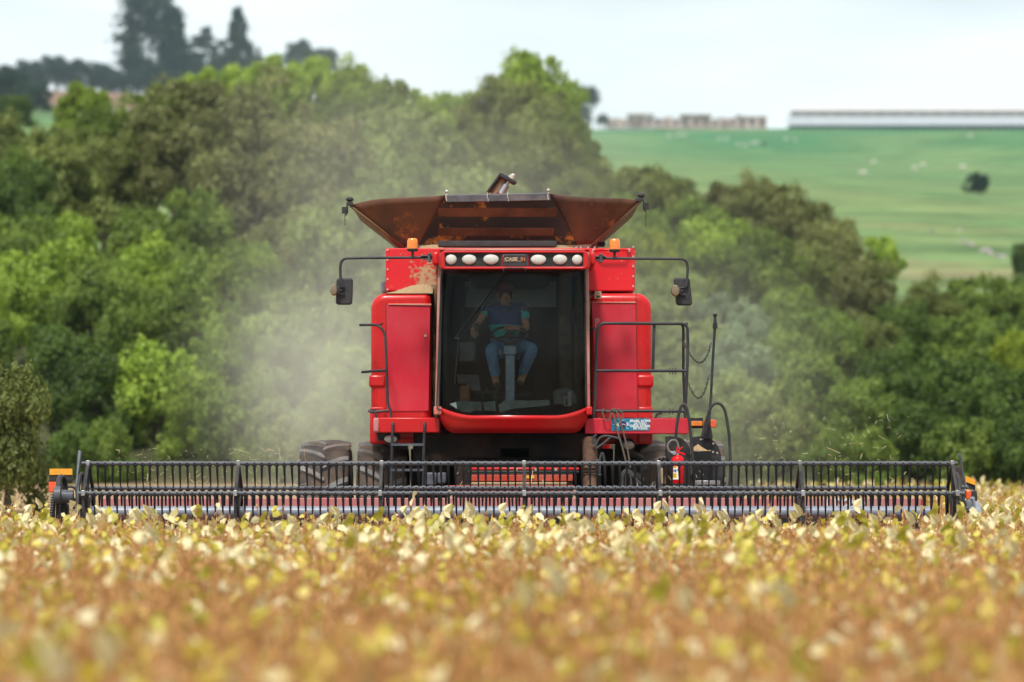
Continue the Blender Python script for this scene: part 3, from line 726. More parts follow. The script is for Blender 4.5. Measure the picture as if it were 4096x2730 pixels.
def field(pos, scale):
    n = len(pos); kind = np.where(rng.random(n) < np.clip((pos[:, 1] - 20) / 12, .12, .66), rng.integers(14, 26, size=n), rng.integers(0, 14, size=n)); ang = rng.uniform(0, 6.28, n)
    Vs = []; Ts = []; Ms = []; Tis = []; off = 0
    for k, (V, T, MI, TI) in enumerate(PV):
        idx = np.where(kind == k)[0]
        if not len(idx): continue
        c, s = np.cos(ang[idx])[:, None], np.sin(ang[idx])[:, None]; sc = scale[idx][:, None]
        X = (V[:, 0] * c - V[:, 1] * s) * (.9 + .1 * sc) + pos[idx, 0:1]; Yy = (V[:, 0] * s + V[:, 1] * c) * (.9 + .1 * sc) + pos[idx, 1:2]; Z = V[:, 2] * sc + pos[idx, 2:3]
        # lean
        lean = rng.normal(size=(len(idx), 2)) * .07
        X = X + V[:, 2] * lean[:, 0:1]; Yy = Yy + V[:, 2] * lean[:, 1:2]
        W = np.stack([X, Yy, Z], 2).reshape(-1, 3)
        TT = (T[None] + (np.arange(len(idx)) * len(V))[:, None, None]).reshape(-1, 3) + off
        off += len(W); Vs.append(W); Ts.append(TT); Ms.append(np.tile(MI, len(idx)))
        Tis.append(np.clip(np.tile(TI, len(idx)) + np.repeat(rng.normal(size=len(idx)) * .18, len(V)), 0, 1))
    return np.concatenate(Vs), np.concatenate(Ts), np.concatenate(Ms), np.concatenate(Tis)
pts = []
def fill(ya, yb, xf, dens):
    n = int((yb - ya) * dens * 40)
    Yv = rng.uniform(ya, yb, n); Xv = rng.uniform(-20, 20, n)
    Xv = np.round(Xv / .40) * .40 + rng.normal(size=n) * .10
    keep = xf(Xv, Yv); pts.append(np.stack([Xv[keep], Yv[keep]], 1))
fill(6.0, 39.25, lambda X, Y: np.abs(X) < Y * .131 + 1.2, 24)
fill(39.25, 46.5, lambda X, Y: (X > 5.15) & (X < 9.0), 18)
fill(46.5, 89, lambda X, Y: (X > 5.3 + (Y - 46) * .0) & (X < 15), 9)
fill(39.25, 47, lambda X, Y: (X < -5.25) & (X > -8.5), 18)
pp = np.concatenate(pts)
zz = np.array([ground_z(x, y) for x, y in pp])
scl = rng.normal(1.24, .05, len(pp)); scl[rng.random(len(pp)) < .02] *= 1.08
V, T, MI, TI = field(np.column_stack([pp, zz]), scl)
crop = bpy.data.objects.new('soybean_crop', np_mesh('soybean_crop', V, T, CM, MI, TI)); COL.objects.link(crop)
tag(crop, 'ripe tan soybean plants with cream and yellow leaves filling the foreground', 'crop', kind='stuff')
print('crop tris', len(T), 'plants', len(pp))

# ------------------------------------------------------------------ the combine harvester
HV = empty('combine_harvester', (0, 45, 0))
tag(HV, 'red combine harvester with open rusty grain tank and a wide black reel, dusty from work', 'combine harvester')
def part(m, name, mat, parent=HV, label=None, **k):
    o = m.build(name, mat, parent, **k)
    if label: o['label'] = label
    return o
AX, AZ, TR = 45.0, .93, .925

def tyre(xc, parent, ya=AX, za=AZ, tr=TR, wd=.56, nl=17):
    hw = wd / 2; s_ = tr / .925
    prof = [(.50, -hw * .80), (.60, -hw * .98), (.72, -hw * 1.04), (.80, -hw * 1.02), (.850, -hw * .95), (.868, -hw * .80), (.878, -hw * .4), (.880, 0), (.878, hw * .4), (.868, hw * .8), (.85, hw * .95), (.80, hw * 1.02), (.72, hw * 1.04), (.60, hw * .98), (.50, hw * .80)]
    prof = [(r * s_, h) for r, h in prof]
    m = MB(); m.lathe(prof, (xc, ya, za), (1, 0, 0), 72)
    w = part(m, 'tyre', RUBBER, parent, ang=50)
    m = MB()
    for side in (-1, 1):
        for k in range(nl):
            th0 = 2 * math.pi * (k + (.5 if side > 0 else 0)) / nl
            N = 8; ring = []
            for j in range(N + 1):
                f = j / N
                x = side * hw * (1.0 - 1.06 * f)
                th = th0 - .20 * (f ** 1.25)
                edge = min(1, (1 - f) * 6 + .55)
                ro = (.925 - .030 * abs(x / hw) ** 2.6 - .01 * (f > .95)) * s_; ri = .862 * s_ - .01 * abs(x / hw) ** 3
                wt = .034 * edge; wb = .054 * edge
                P = []
                for rr, dw in ((ri, -wb), (ro, -wt), (ro, wt), (ri, wb)):
                    t = th + dw / .9
                    P.append((xc + x, ya - rr * math.cos(t), za + rr * math.sin(t)))
                ring.append(P)
            vs = [p for r_ in ring for p in r_]; fs = []
            for j in range(N):
                for c in range(3): fs.append((j * 4 + c, j * 4 + c + 1, j * 4 + c + 5, j * 4 + c + 4))
            fs += [(0, 3, 2, 1), (N * 4, N * 4 + 1, N * 4 + 2, N * 4 + 3)]
            # shoulder drop along the side wall
            a = ring[0]; x2 = xc + side * hw * 1.04
            base = len(vs)
            for rr, dw in ((.80 * s_, -.03), (.80 * s_, .03)):
                t = th0 + .10 + dw / .9
                vs.append((x2, ya - rr * math.cos(t), za + rr * math.sin(t)))
            fs += [(1, 2, base + 1, base), (0, 1, base), (2, 3, base + 1)]
            m.add(vs, fs)
    part(m, 'tread', LUGM, parent, bevel=.006, ang=30)
    m = MB(); m.lathe([(.50 * s_, -hw * .8), (.47 * s_, -hw * .55), (.46 * s_, hw * .55), (.50 * s_, hw * .8)], (xc, ya, za), (1, 0, 0), 36)
    m.lathe([(.465 * s_, -.03), (.465 * s_, .03)], (xc, ya, za), (1, 0, 0), 36); m.lathe([(.14, -.15), (.14, .15)], (xc, ya, za), (1, 0, 0), 16)
    part(m, 'rim', STEEL, parent)
for xc, lb in ((-2.135, 'outer'), (-1.475, 'inner'), (1.475, 'inner'), (2.135, 'outer')):
    w = part(MB().lathe([(.12, -.3), (.12, .3)], (xc, AX, AZ), (1, 0, 0), 16), 'wheel', BLACK, HV, f"{lb} dual front wheel")
    tyre(xc, w)
for xc in (-1.35, 1.35):
    w = part(MB().lathe([(.1, -.2), (.1, .2)], (xc, 49.6, .62), (1, 0, 0), 16), 'wheel', BLACK, HV, 'smaller rear steering wheel')
    tyre(xc, w, 49.6, .62, .60, .36, 15)

# chassis, axle, rear body
m = MB(); m.box(-1.8, 1.8, 44.8, 45.2, .78, 1.08); m.box(-1.15, -.75, 44.5, 45.5, .75, 1.75); m.box(.75, 1.15, 44.5, 45.5, .75, 1.75)
part(m, 'axle', DARKUN, bevel=.02)
m = MB(); m.box(-1.12, 1.02, 44.35, 50.6, 1.30, 1.95); m.box(-1.1, 1.0, 43.7, 44.4, 1.60, 1.93); part(m, 'chassis', DARKUN, bevel=.02)
m = MB(); m.box(-1.30, 1.30, 46.2, 51.2, 1.95, 3.35); m.hull8([(-1.3, 51.2, 1.4), (1.3, 51.2, 1.4), (1.3, 51.2, 3.35), (-1.3, 51.2, 3.35)], [(-1.15, 52.2, 1.3), (1.15, 52.2, 1.3), (1.15, 52.2, 2.5), (-1.15, 52.2, 2.5)])
part(m, 'rear_body', RED, bevel=.06)
# mudguard brackets hanging behind the platform
m = MB(); m.pprism(z4, [(275, 1385), (520, 1385), (520, 1470), (295, 1470)], 44.1, .3); part(m, 'wheel_bracket', BLACK)
m = MB(); m.pprism(z7, [(1090, 400), (1170, 340), (1180, 800), (1070, 800)], 44.0, .35); part(m, 'wheel_bracket', DARKUN)

# side covers with rounded corners
def side_cover(xi, xo, zt, zb, y0=44.15, y1=46.3):
    s = 1 if xo > xi else -1
    m = MB()
    # front view outline with a big top outer radius
    rad = .17
    P = [(xi, zb), (xi, zt)]
    for k in range(9):
        t = math.pi / 2 * (1 - k / 8); P.append((xo - s * rad + s * rad * math.cos(t), zt - rad + rad * math.sin(t)))
    P.append((xo, zb))
    m.prism(P, y0, y1)
    return m
XL0, XL1 = Q(z4, 850, 0, 44.2).x, Q(z4, 220, 0, 44.2).x
ZT, ZB = Q(z1, 0, 1370, 44.2).z, 1.80
XR0, XR1 = Q(z5, 148, 0, 44.2).x, Q(z5, 738, 0, 44.2).x
for (a, b_, lb, w) in ((XL0, XL1, 'left', 0), (XR0, XR1, 'right', 1)):
    s = -1 if b_ < a else 1
    cv = part(side_cover(a, b_, ZT, ZB), 'side_cover', RED, bevel=.075, seg=5, ang=60)
    # pressed band low on the outer corner
    m = MB(); zt_ = Q(z5, 0, 845, 44.2).z; zb_ = Q(z5, 0, 968, 44.2).z
    m.box(min(b_ - s * .17, b_ + s * .022), max(b_ - s * .17, b_ + s * .022), 44.128, 46.2, zb_, zt_)
    part(m, 'moulded_band', RED, cv, bevel=.03, seg=3)
    m = MB(); m.box(min(b_ - s * .16, b_ + s * .012), max(b_ - s * .16, b_ + s * .012), 44.135, 46.2, ZB, Q(z5, 0, 1152, 44.2).z)
    part(m, 'moulded_band', RED, cv, bevel=.025, seg=3)
    # flat front door, dustier than the rest
    if s < 0: f, c = z4, [(381, 55), (838, 65), (832, 560), (822, 1163), (382, 1166)]
    else: f, c = z5, [(160, 152), (583, 152), (606, 1180), (208, 1180)]
    m = MB(); m.pprism(f, c, 44.138, .02); part(m, 'door_panel', RED_DUSTY, cv, 'flat front door filmed with dust', bevel=.004)
    m = MB()
    if s < 0: m.pprism(z4, [(374, 40), (379, 40), (381, 1230), (376, 1230)], 44.142, .012)
    else: m.pprism(z5, [(586, 20), (590, 20), (614, 1260), (610, 1260)], 44.142, .012)
    part(m, 'panel_seam', BLACK, cv)
p = Q(z4, 788, 376, 44.13); part(MB().lathe([(.0, -.012), (.014, -.012), (.014, .01)], p, (0, 1, 0), 14), 'door_lock', BOLT)
# ledge strips along the tops of the doors
m = MB(); m.pprism(z4, [(400, 42), (850, 40), (850, 62), (400, 54)], 44.125, .03); part(m, 'door_ledge', RED_CAKED, bevel=.005)
m = MB(); m.pprism(z5, [(155, 140), (585, 140), (585, 153), (160, 153)], 44.128, .03); part(m, 'door_ledge', RED_CAKED, bevel=.004)
# warning sticker and symbol decal on the right cover
a = Q(z5, 190, 38, 44.1); c = Q(z5, 256, 110, 44.1)
m = MB(); m.sheet([(a.x, 44.10, c.z), (a.x + .04, 44.10, c.z - .0), (c.x, 44.10, c.z), (c.x, 44.088, a.z), (a.x, 44.088, a.z)], .002)
st = part(m, 'warning_sticker', simple('cream_sticker', (.72, .62, .45), .6, var=.15, scale=40))
m = MB(); cx = (a.x + c.x) / 2; m.tube([(cx - .022, 44.078, a.z - .028), (cx, 44.076, a.z - .008), (cx + .022, 44.078, a.z - .028), (cx - .022, 44.078, a.z - .028)], .0018, 4)
m.box(cx - .018, cx - .002, 44.078, 44.084, c.z + .008, c.z + .038); m.box(cx + .002, cx + .02, 44.078, 44.084, c.z + .012, c.z + .032); part(m, 'sticker_print', BLACK, st)
m = MB(); c0 = Q(z5, 215, 318, 44.12)
for r_ in (.012, .022): m.tube([(c0.x + r_ * math.cos(t), 44.128, c0.z + r_ * math.sin(t)) for t in np.linspace(0, 6.28, 17)], .0022, 4)
m.pbox(z5, 198, 343, 225, 347, 44.127, .003); m.pbox(z5, 198, 343, 202, 390, 44.127, .003); m.pbox(z5, 212, 372, 226, 376, 44.127, .003)
part(m, 'control_symbol', simple('pale_print', (.62, .45, .45), .6))

# red tank box behind the cab
m = MB(); tl = Q(z1, 632, 897, 44.6); br = Q(z2, 1410, 1345, 44.6)
m.box(tl.x, br.x, 44.6, 47.6, br.z, tl.z); tank = part(m, 'grain_tank', SPLASH, bevel=.012)
m = MB()
for f, a, bb in ((z1, 653, (917, 1020, 1120, 1222, 1330)), (z2, 1392, (885, 985, 1088, 1192, 1295))):
    for b_ in bb:
        p = Q(f, a, b_, 44.6); m.lathe([(.012, -.012), (.012, .002)], p, (0, 1, 0), 8)
for a in (800, 845, 920, 990): p = Q(z2, a, 862, 44.6); m.lathe([(.01, 0), (.01, .02)], (p.x, 44.65, tl.z), (0, 0, 1), 8)
part(m, 'bolt', BOLT, tank)
m = MB(); m.tube([Q(z2, 980, 925, 44.55), Q(z2, 1050, 915, 44.5), Q(z2, 1300, 915, 44.5), Q(z2, 1340, 920, 44.55)], .012, 10); part(m, 'grab_bar', RED, tank)
for a in (980, 1343):
    m = MB(); p = Q(z2, a, 921, 44.56); m.lathe([(.02, -.01), (.02, .03)], p, (0, 1, 0), 10); part(m, 'bar_mount', BOLT, tank)
m = MB(); m.pbox(z2, 1020, 830, 1100, 866, 45.2, .4); part(m, 'tank_latch', BLACK, tank, bevel=.01)
m = MB(); m.pprism(z1, [(575, 1250), (640, 1240), (640, 1365), (580, 1360)], 46.0, .5); part(m, 'rear_vent_box', simple('pale_blue_grey_plastic', (.40, .46, .54), .6), HV, bevel=.02)

# flared tank extension
YF, YT = 44.75, 44.45
BL, BR = Q(z1, 985, 862, YF), Q(z2, 806, 862, YF)          # bottom corners of the centre panel
TL, TRt = Q(z1, 1262, 345, YT), Q(z2, 525, 330, YT)          # its top corners
OL, OR = Q(z1, 268, 448, 44.7), Q(z2, 1465, 405, 44.7)     # outer tips
CLb, CRb = Q(z1, 830, 888, YF), Q(z2, 965, 855, YF)        # bottom outer corners
ZTOP = OL.z
def wavy(a, b_, n, amp, ph=0): 
    return [a.lerp(b_, k / n) + Vector((0, 0, amp * math.sin(math.pi * 2 * k / n + ph))) for k in range(n + 1)]
ext = part(MB().sheet([BL, BR, TRt, TL], .01), 'tank_extension_panel', RUSTD, label='front centre panel streaked with rust and orange chaff stains')
nrm = (BR - BL).cross(TL - BL).normalized() * -1
for (y0, y1, x0, x1) in ((488, 582, 1182, 590), (690, 775, 1180, 560)):
    a = Q(z1, x0, y0, YF); b_ = Q(z2, x1, y0, YF)
    def onp(p):                                              # lift to the leaning panel
        t = (p.z - BL.z) / (TL.z - BL.z); return Vector((p.x, YF + (YT - YF) * t - .012, p.z))
    A, B_, C_, D_ = onp(Q(z1, x0, y1, YF)), onp(Q(z2, x1, y1, YF)), onp(Q(z2, x1 + 4, y0, YF)), onp(Q(z1, x0, y0, YF))
    m = MB(); m.hull8([A, B_, C_, D_], [v + Vector((0, .02, 0)) for v in (A, B_, C_, D_)]); part(m, 'stiffening_rib', RIBM, ext, bevel=.008)
def cornersheet(top, tip, bot, inner, sgn):
    m = MB(); N = 14
    def f(u, v):
        if sgn < 0: dz = .028 * math.sin(math.pi * u * u)
        else: dz = -.014 * math.sin(math.pi * min(u / .7, 1)) + .009 * math.sin(math.pi * max(0, (u - .7) / .3))
        t = top.lerp(tip, u) + Vector((0, 0, dz))
        b0 = inner.lerp(bot, u)
        p = b0.lerp(t, v); p.y -= .10 * math.sin(math.pi * u) * v
        return p
    m.grid(f, N, 8); return part(m, 'corner_sheet', RUST, solid=.012, ang=80, label='flexible rusty corner sheet of the tank extension')
cornersheet(TL, OL, CLb, BL, -1); cornersheet(TRt, OR, CRb, BR, 1)
# side wings running back with their pale lower edge
for tip, bot, s in ((OL, CLb, -1), (OR, CRb, 1)):
    bk = Vector((tip.x, 47.6, tip.z)); bb = Vector((bot.x, 47.5, bot.z))
    wg = part(MB().sheet([tip, bk, bb, bot] if s > 0 else [bot, bb, bk, tip], .012), 'side_wing', RUST)
    low = Vector((Q(z1, 760, 888, 44.9).x, 44.9, bot.z)) if s < 0 else Vector((Q(z2, 985, 850, 44.9).x, 44.9, bot.z))
    low2 = bot + Vector((s * (.065 if s < 0 else .03), .05, 0)); t2 = tip + Vector((s * .015, .05, -.01))
    m = MB(); m.add([bot + Vector((0, -.01, 0)), low2 + Vector((0, -.01, 0)), t2, tip + Vector((0, -.01, 0))], [(0, 1, 2, 3)])
    part(m, 'folded_edge', EDGE, wg, solid=.01)
m = MB(); m.sheet([(OL.x, 47.6, OL.z), (OR.x, 47.6, OR.z), (CRb.x, 47.5, CRb.z), (CLb.x, 47.5, CLb.z)], .012); part(m, 'rear_panel', RUST)
# front lip and lower sill
m = MB(); a = Q(z1, 1268, 345, YT - .06); b_ = Q(z2, 520, 325, YT - .06)
m.hull8([Q(z1, 1262, 418, YT - .07), Q(z2, 530, 398, YT - .07), b_, a], [Q(z1, 1262, 418, YT - .03), Q(z2, 530, 398, YT - .03), b_ + Vector((0, .35, .03)), a + Vector((0, .35, .03))])
lip = part(m, 'top_lip', simple('dark_grey_lip', (.055, .052, .065), .5, dust=(.2, .15, .12), damt=.5), bevel=.006)
for a in (1700, 1912):
    m = MB(); pts = [Q(z1, a, 312, YT - .08), Q(z1, a - 5, 360, YT - .09), Q(z1, a + 5, 385, YT - .09), Q(z1, a + 5, 410, YT - .085)]
    m.tube(pts, .005, 6); part(m, 'lip_hook', BOLT, lip)
for f, a, b_ in ((z1, 1272, 325), (z2, 505, 312)):
    m = MB(); p = Q(f, a, b_, YT - .02); m.ell(p + Vector((0, 0, .02)), .022, .022, .022, 10, 6); m.tube([p, p + Vector((0, 0, -.06))], .012, 8); m.tube([p + Vector((-.01, -.06, -.03)), p + Vector((0, -.07, -.09))], .006, 6)
    part(m, 'corner_hook', BOLT, lip)
m = MB(); a = Q(z1, 1180, 815, 44.2); b_ = Q(z2, 595, 872, 44.2); m.box(a.x, b_.x, 44.3, 44.55, b_.z, a.z)
part(m, 'tank_sill', GREYPL, bevel=.006)
for tip, s in ((OL, -1), (OR, 1)):
    m = MB(); m.ell(tip + Vector((s * .01, 0, .065)), .045, .04, .03, 12, 8); m.box(tip.x - .05, tip.x + .03, tip.y - .03, tip.y + .03, tip.z - .005, tip.z + .035)
    m.box(min(tip.x + s * .03, tip.x + s * .10), max(tip.x + s * .03, tip.x + s * .10), tip.y - .03, tip.y + .03, tip.z - .095, tip.z - .02)
    m.tube([tip + Vector((s * .03, -.04, .03)), tip + Vector((s * .055, -.04, -.12))], .012, 8)
    part(m, 'tip_latch', GREYPL, bevel=.006)
    m = MB(); p0 = tip + Vector((s * .065, 0, -.10))
    for k in range(9 if s > 0 else 6):
        z = p0.z - k * .024
        m.tube([(p0.x + (.006 * math.cos(t) if k % 2 else 0), p0.y + (0 if k % 2 else .006 * math.cos(t)), z + .015 * math.sin(t)) for t in np.linspace(0, 6.28, 9)], .0022, 4)
    part(m, 'latch_chain', BLACK)
# unloading auger cylinder sticking up behind the lip
m = MB(); YA = 46.2
bs = part(m.hull8([Q(z1, 1685, 310, YA), Q(z1, 1712, 310, YA), Q(z1, 1850, 118, YA), Q(z1, 1828, 106, YA)], [v + Vector((0, .3, 0)) for v in (Q(z1, 1685, 310, YA), Q(z1, 1712, 310, YA), Q(z1, 1850, 118, YA), Q(z1, 1828, 106, YA))]), 'lift_arm', BLACK, bevel=.006)
m = MB(); m.hull8([Q(z1, 1828, 150, YA - .02), Q(z1, 1850, 108, YA - .02), Q(z1, 2008, 205, YA - .02), Q(z1, 1975, 225, YA - .02)], [v + Vector((0, .3, 0)) for v in (Q(z1, 1828, 150, YA - .02), Q(z1, 1850, 108, YA - .02), Q(z1, 2008, 205, YA - .02), Q(z1, 1975, 225, YA - .02))]); part(m, 'end_plate', GREYPL, bs, bevel=.01)
m = MB(); m.tube([Q(z1, 1760, 340, YA + .1), Q(z1, 1865, 175, YA + .1)], .052, 16); part(m, 'spring_tube', EDGE, bs)
m = MB(); m.tube([Q(z1, 1838, 330, YA + .05), Q(z1, 1895, 235, YA + .05)], .042, 16); m.tube([Q(z1, 1890, 245, YA + .05), Q(z1, 1925, 190, YA + .05)], .02, 12); part(m, 'hydraulic_cylinder', STEEL, bs)
m = MB(); p = Q(z1, 1955, 165, YA + .1); m.lathe([(.05, -.02), (.05, .02)], p, (.5, 0, .85), 14); m.ell(p + Vector((.01, 0, .03)), .03, .03, .025, 10, 6); part(m, 'pivot_bolt', BOLT, bs)

# ---- cab
XC = Q(z3, 848, 0, 43.2).x
HW = .62 * 1.0
YC0 = 43.15
def cy(x, k=.30): u = (x - XC) / .80; return YC0 + k * u * u
# roof cap: rounded red box with the lamp recess
rf = MB(); tlx, trx = Q(z3, 240, 0, 43.0).x, Q(z3, 1466, 0, 43.0).x
zt_, zb_ = Q(z3, 0, 6, 43.0).z, Q(z3, 0, 163, 43.0).z
ix0, ix1, iz0, iz1 = Q(z3, 270, 0, 43.).x, Q(z3, 1430, 0, 43.).x, Q(z3, 0, 141, 43.).z, Q(z3, 0, 26, 43.).z
# frame ring (front) made of the outer and inner outline, running back to the tank
def ringpts(x0, x1, z0, z1, rad, n=5):
    P = []
    for (cx, cz, a0) in ((x1 - rad, z1 - rad, 0), (x0 + rad, z1 - rad, 90), (x0 + rad, z0 + rad, 180), (x1 - rad, z0 + rad, 270)):
        for k in range(n + 1):
            t = R(a0 + 90 * k / n); P.append((cx + rad * math.cos(t), cz + rad * math.sin(t)))
    return P
o_ = ringpts(tlx, trx, zb_, zt_, .045); i_ = ringpts(ix0, ix1, iz0, iz1, .02); n = len(o_)
o2 = ringpts(tlx - .035, trx + .035, zb_ + .005, zt_ - .0, .06)
vs = [(x, 43.0 + .0, z) for x, z in o_] + [(x, 43.0, z) for x, z in i_] + [(x, 43.05, z) for x, z in i_] + [(x, 43.25, z + .012) for x, z in o2] + [(x, 44.7, z + .012) for x, z in o2]
fs = []
for k in range(n):
    k2 = (k + 1) % n
    fs += [(k, k + n, k2 + n, k2), (k + n, k + 2 * n, k2 + 2 * n, k2 + n), (k, k2, k2 + 3 * n, k + 3 * n), (k + 3 * n, k2 + 3 * n, k2 + 4 * n, k + 4 * n)]
fs += [tuple(range(4 * n, 5 * n))]
rf.add(vs, fs); roof = part(rf, 'cab_roof', RED, bevel=.01, ang=60)
m = MB(); m.grid(lambda u, v: Vector((tlx - .02 + (trx - tlx + .04) * u, 43.03 + 1.6 * v, zt_ + .014 + .035 * math.sin(math.pi * min(v * 1.3 + .0, 1)) * math.sin(math.pi * u) ** .3 + (.0 if v else -.004))), 24, 10)
part(m, 'dusty_roof_skin', RED_CAKED, roof, label='roof top caked with chaff dust')
for x0, x1 in ((tlx - .105, tlx - .02), (trx + .02, trx + .095)):
    m = MB(); m.box(x0, x1, 43.35, 44.6, Q(z3, 0, 130, 43.3).z, Q(z3, 0, 12, 43.3).z); part(m, 'roof_shoulder', RED, roof, bevel=.035, seg=4)
m = MB(); m.box(ix0 + .001, ix1 - .001, 43.035, 43.06, iz0 + .001, iz1 - .001)
lp = part(m, 'lamp_panel', simple('black_lamp_panel', (.018, .018, .019), .5, var=.3, dust=(.2, .18, .16), damt=.15, scale=30), roof)
for (a, b_, ra, rb) in ((323, 80, 47, 44), (474, 80, 60, 43), (657, 79, 65, 44), (1053, 81, 65, 43), (1234, 80, 60, 43), (1378, 82, 44, 43)):
    p = Q(z3, a, b_, 43.03); sx = ra * .4782 * 43.03 / FPX; sz = rb * .4782 * 43.03 / FPX
    m = MB(); m.ell(p, sx, .026, sz, 28, 12)
    for j in range(5):
        zz_ = p.z - sz * (.35 + .12 * j); w = sx * math.sqrt(max(0, 1 - ((p.z - zz_) / sz) ** 2)) * .92; yy = p.y - .026 * math.sqrt(max(0, 1 - ((p.z - zz_) / sz) ** 2)) - .0005
        m.tube([(p.x - w, p.y - .006, zz_), (p.x - w * .5, yy + .003, zz_), (p.x, yy, zz_), (p.x + w * .5, yy + .003, zz_), (p.x + w, p.y - .006, zz_)], .0012, 4)
    part(m, 'headlight', LAMPW, roof, ang=80)
m = MB(); m.pbox(z3, 753, 30, 965, 138, 43.022, .02); lg = part(m, 'badge_plate', GREYPL, roof, bevel=.003)
m = MB(); m.pbox(z3, 757, 41, 953, 45, 43.016, .006); m.pbox(z3, 757, 45, 761, 60, 43.016, .006); part(m, 'badge_trim', STEEL, roof)
m = MB(); 
for a in (750, 966): m.pbox(z3, a - 2, 28, a + 2, 140, 43.018, .02)
part(m, 'panel_divider', RED, roof)
GOLD = simple('bronze_letters', (.50, .36, .24), .4, .3, var=.3, scale=40)
p = Q(z3, 826, 80, 43.015)
text_mesh('badge_lettering', 'CASE', .052, (p.x, 43.016, p.z), GOLD, roof, bold=.0022, sx=1.12, ext=.004)
p = Q(z3, 924, 80, 43.015)
text_mesh('badge_emblem', 'IH', .056, (p.x, 43.016, p.z), simple('worn_red_bronze', (.40, .13, .06), .4, .2, var=.4, scale=60), roof, bold=.0035, sx=.92, ext=.004)
m = MB(); m.pprism(z3, [(763, 96), (768, 66), (771, 66), (766, 96)], 43.016, .004); m.pbox(z3, 766, 95, 905, 98, 43.017, .004); m.pprism(z3, [(905, 66), (912, 60), (912, 98), (905, 98)], 43.017, .004); part(m, 'badge_frame', GOLD, roof)

# windscreen: curved tinted glass from the roof to the tub
ZG1 = Q(z3, 0, 160, 43.1).z; ZG0 = Q(z3, 0, 1400, 43.2).z
gx0, gx1 = Q(z3, 250, 0, 43.4).x, Q(z3, 1443, 0, 43.4).x
def fw(u, v):
    x = gx0 + (gx1 - gx0) * u; spread = (v - .5) * -.018
    x = XC + (x - XC) * (1 + spread)
    s = abs(2 * u - 1); z0 = Q(z3, 0, 1398 - 75 * max(0, (s - .55) / .45) ** 1.7 * 1.1, 43.2).z
    return Vector((x, cy(x) + .02 - .05 * math.sin(math.pi * v), z0 + (ZG1 - z0) * v))
m = MB(); m.grid(fw, 26, 10); part(m, 'windscreen', GLASS, ang=180)
# gasket and pillars
for s, x_t, x_b, zt2 in ((-1, 228, 203, 0), (1, 1460, 1472, 0)):
    a = Q(z3, x_t, 125, 43.45); b_ = Q(z3, x_b, 1312, 43.45); w = .0195
    for (dx, y0, y1, mat, nm, ww) in ((0, 43.44, 44.55, PILLAR, 'cab_pillar', w), (s * -.028, 43.40, 43.46, BLACK, 'window_gasket', .009)):
        m = MB()
        m.hull8([(b_.x + dx - ww, y0, b_.z), (b_.x + dx + ww, y0, b_.z), (a.x + dx + ww, y0, a.z), (a.x + dx - ww, y0, a.z)],
                [(b_.x + dx - ww, min(y1, y0 + .08), b_.z), (b_.x + dx + ww, min(y1, y0 + .08), b_.z), (a.x + dx + ww, min(y1, y0 + .08), a.z), (a.x + dx - ww, min(y1, y0 + .08), a.z)])
        part(m, nm, mat, bevel=.006)
    m = MB(); xx = (a.x + b_.x) / 2
    m.box(xx - .012, xx + .012, 43.54, 44.55, ZG0, a.z); part(m, 'side_window', GLASS)
    m = MB(); xx2 = xx - s * .05; m.box(xx2 - .03, xx2 + .03, 44.45, 44.55, ZG0, a.z); part(m, 'rear_pillar', BLACK)
m = MB(); m.tube(fillet([Q(z3, 262, 168, 43.30), Q(z3, 240, 215, 43.30), Q(z3, 232, 500, 43.30), Q(z3, 203, 1310, 43.30), Q(z3, 212, 1340, 43.28), Q(z3, 238, 1340, 43.2)], .06), .0095, 8)
part(m, 'grab_rail', BLACK, label='thin black rail along the left edge of the windscreen')
# red tub under the windscreen
def tub(u, v):
    # u across, v down
    if 1:
        X0, X1 = Q(z3, 222, 0, 43.1).x, Q(z3, 1470, 0, 43.1).x
        x = X0 + (X1 - X0) * u; s = abs(2 * u - 1)
        top = 1386 - 68 * max(0, (s - .55) / .45) ** 1.7 * 1.1
        bot = 1531 - 110 * max(0, (s - .80) / .20) ** 2.2
        z = Q(z3, 0, top + (bot - top) * v, 43.1).z
        y = cy(x, .34) - .075 + .10 * v ** 2.0 - .015 * math.sin(math.pi * min(v * 3, 1)) + .13 * max(0, v - .75) * 2
        return Vector((x, y, z))
m = MB(); NU, NV = 48, 12; m.grid(tub, NU, NV)
top_in = [tub(i / NU, 0) + Vector((0, .10, -.008)) for i in range(NU + 1)]; b0 = len(m.V); m.V += [tuple(v) for v in top_in]
for i in range(NU): m.F.append((i, i + 1, b0 + i + 1, b0 + i)); m.MI.append(0)
bot_in = [tub(i / NU, 1) + Vector((0, .6, 0)) for i in range(NU + 1)]; b1 = len(m.V); m.V += [tuple(v) for v in bot_in]
for i in range(NU): r0 = NV * (NU + 1); m.F.append((r0 + i + 1, r0 + i, b1 + i, b1 + i + 1)); m.MI.append(0)
tubo = part(m, 'cab_front_tub', RED, ang=60, label='curved glossy red panel below the windscreen')
for a0, a1 in ((177, 243), (1452, 1503)):
    m = MB(); m.pbox(z3, a0, 1311, a1, 1381, 43.38, .6); part(m, 'hinge_block', RED_CAKED if a0 < 300 else RED, bevel=.012)
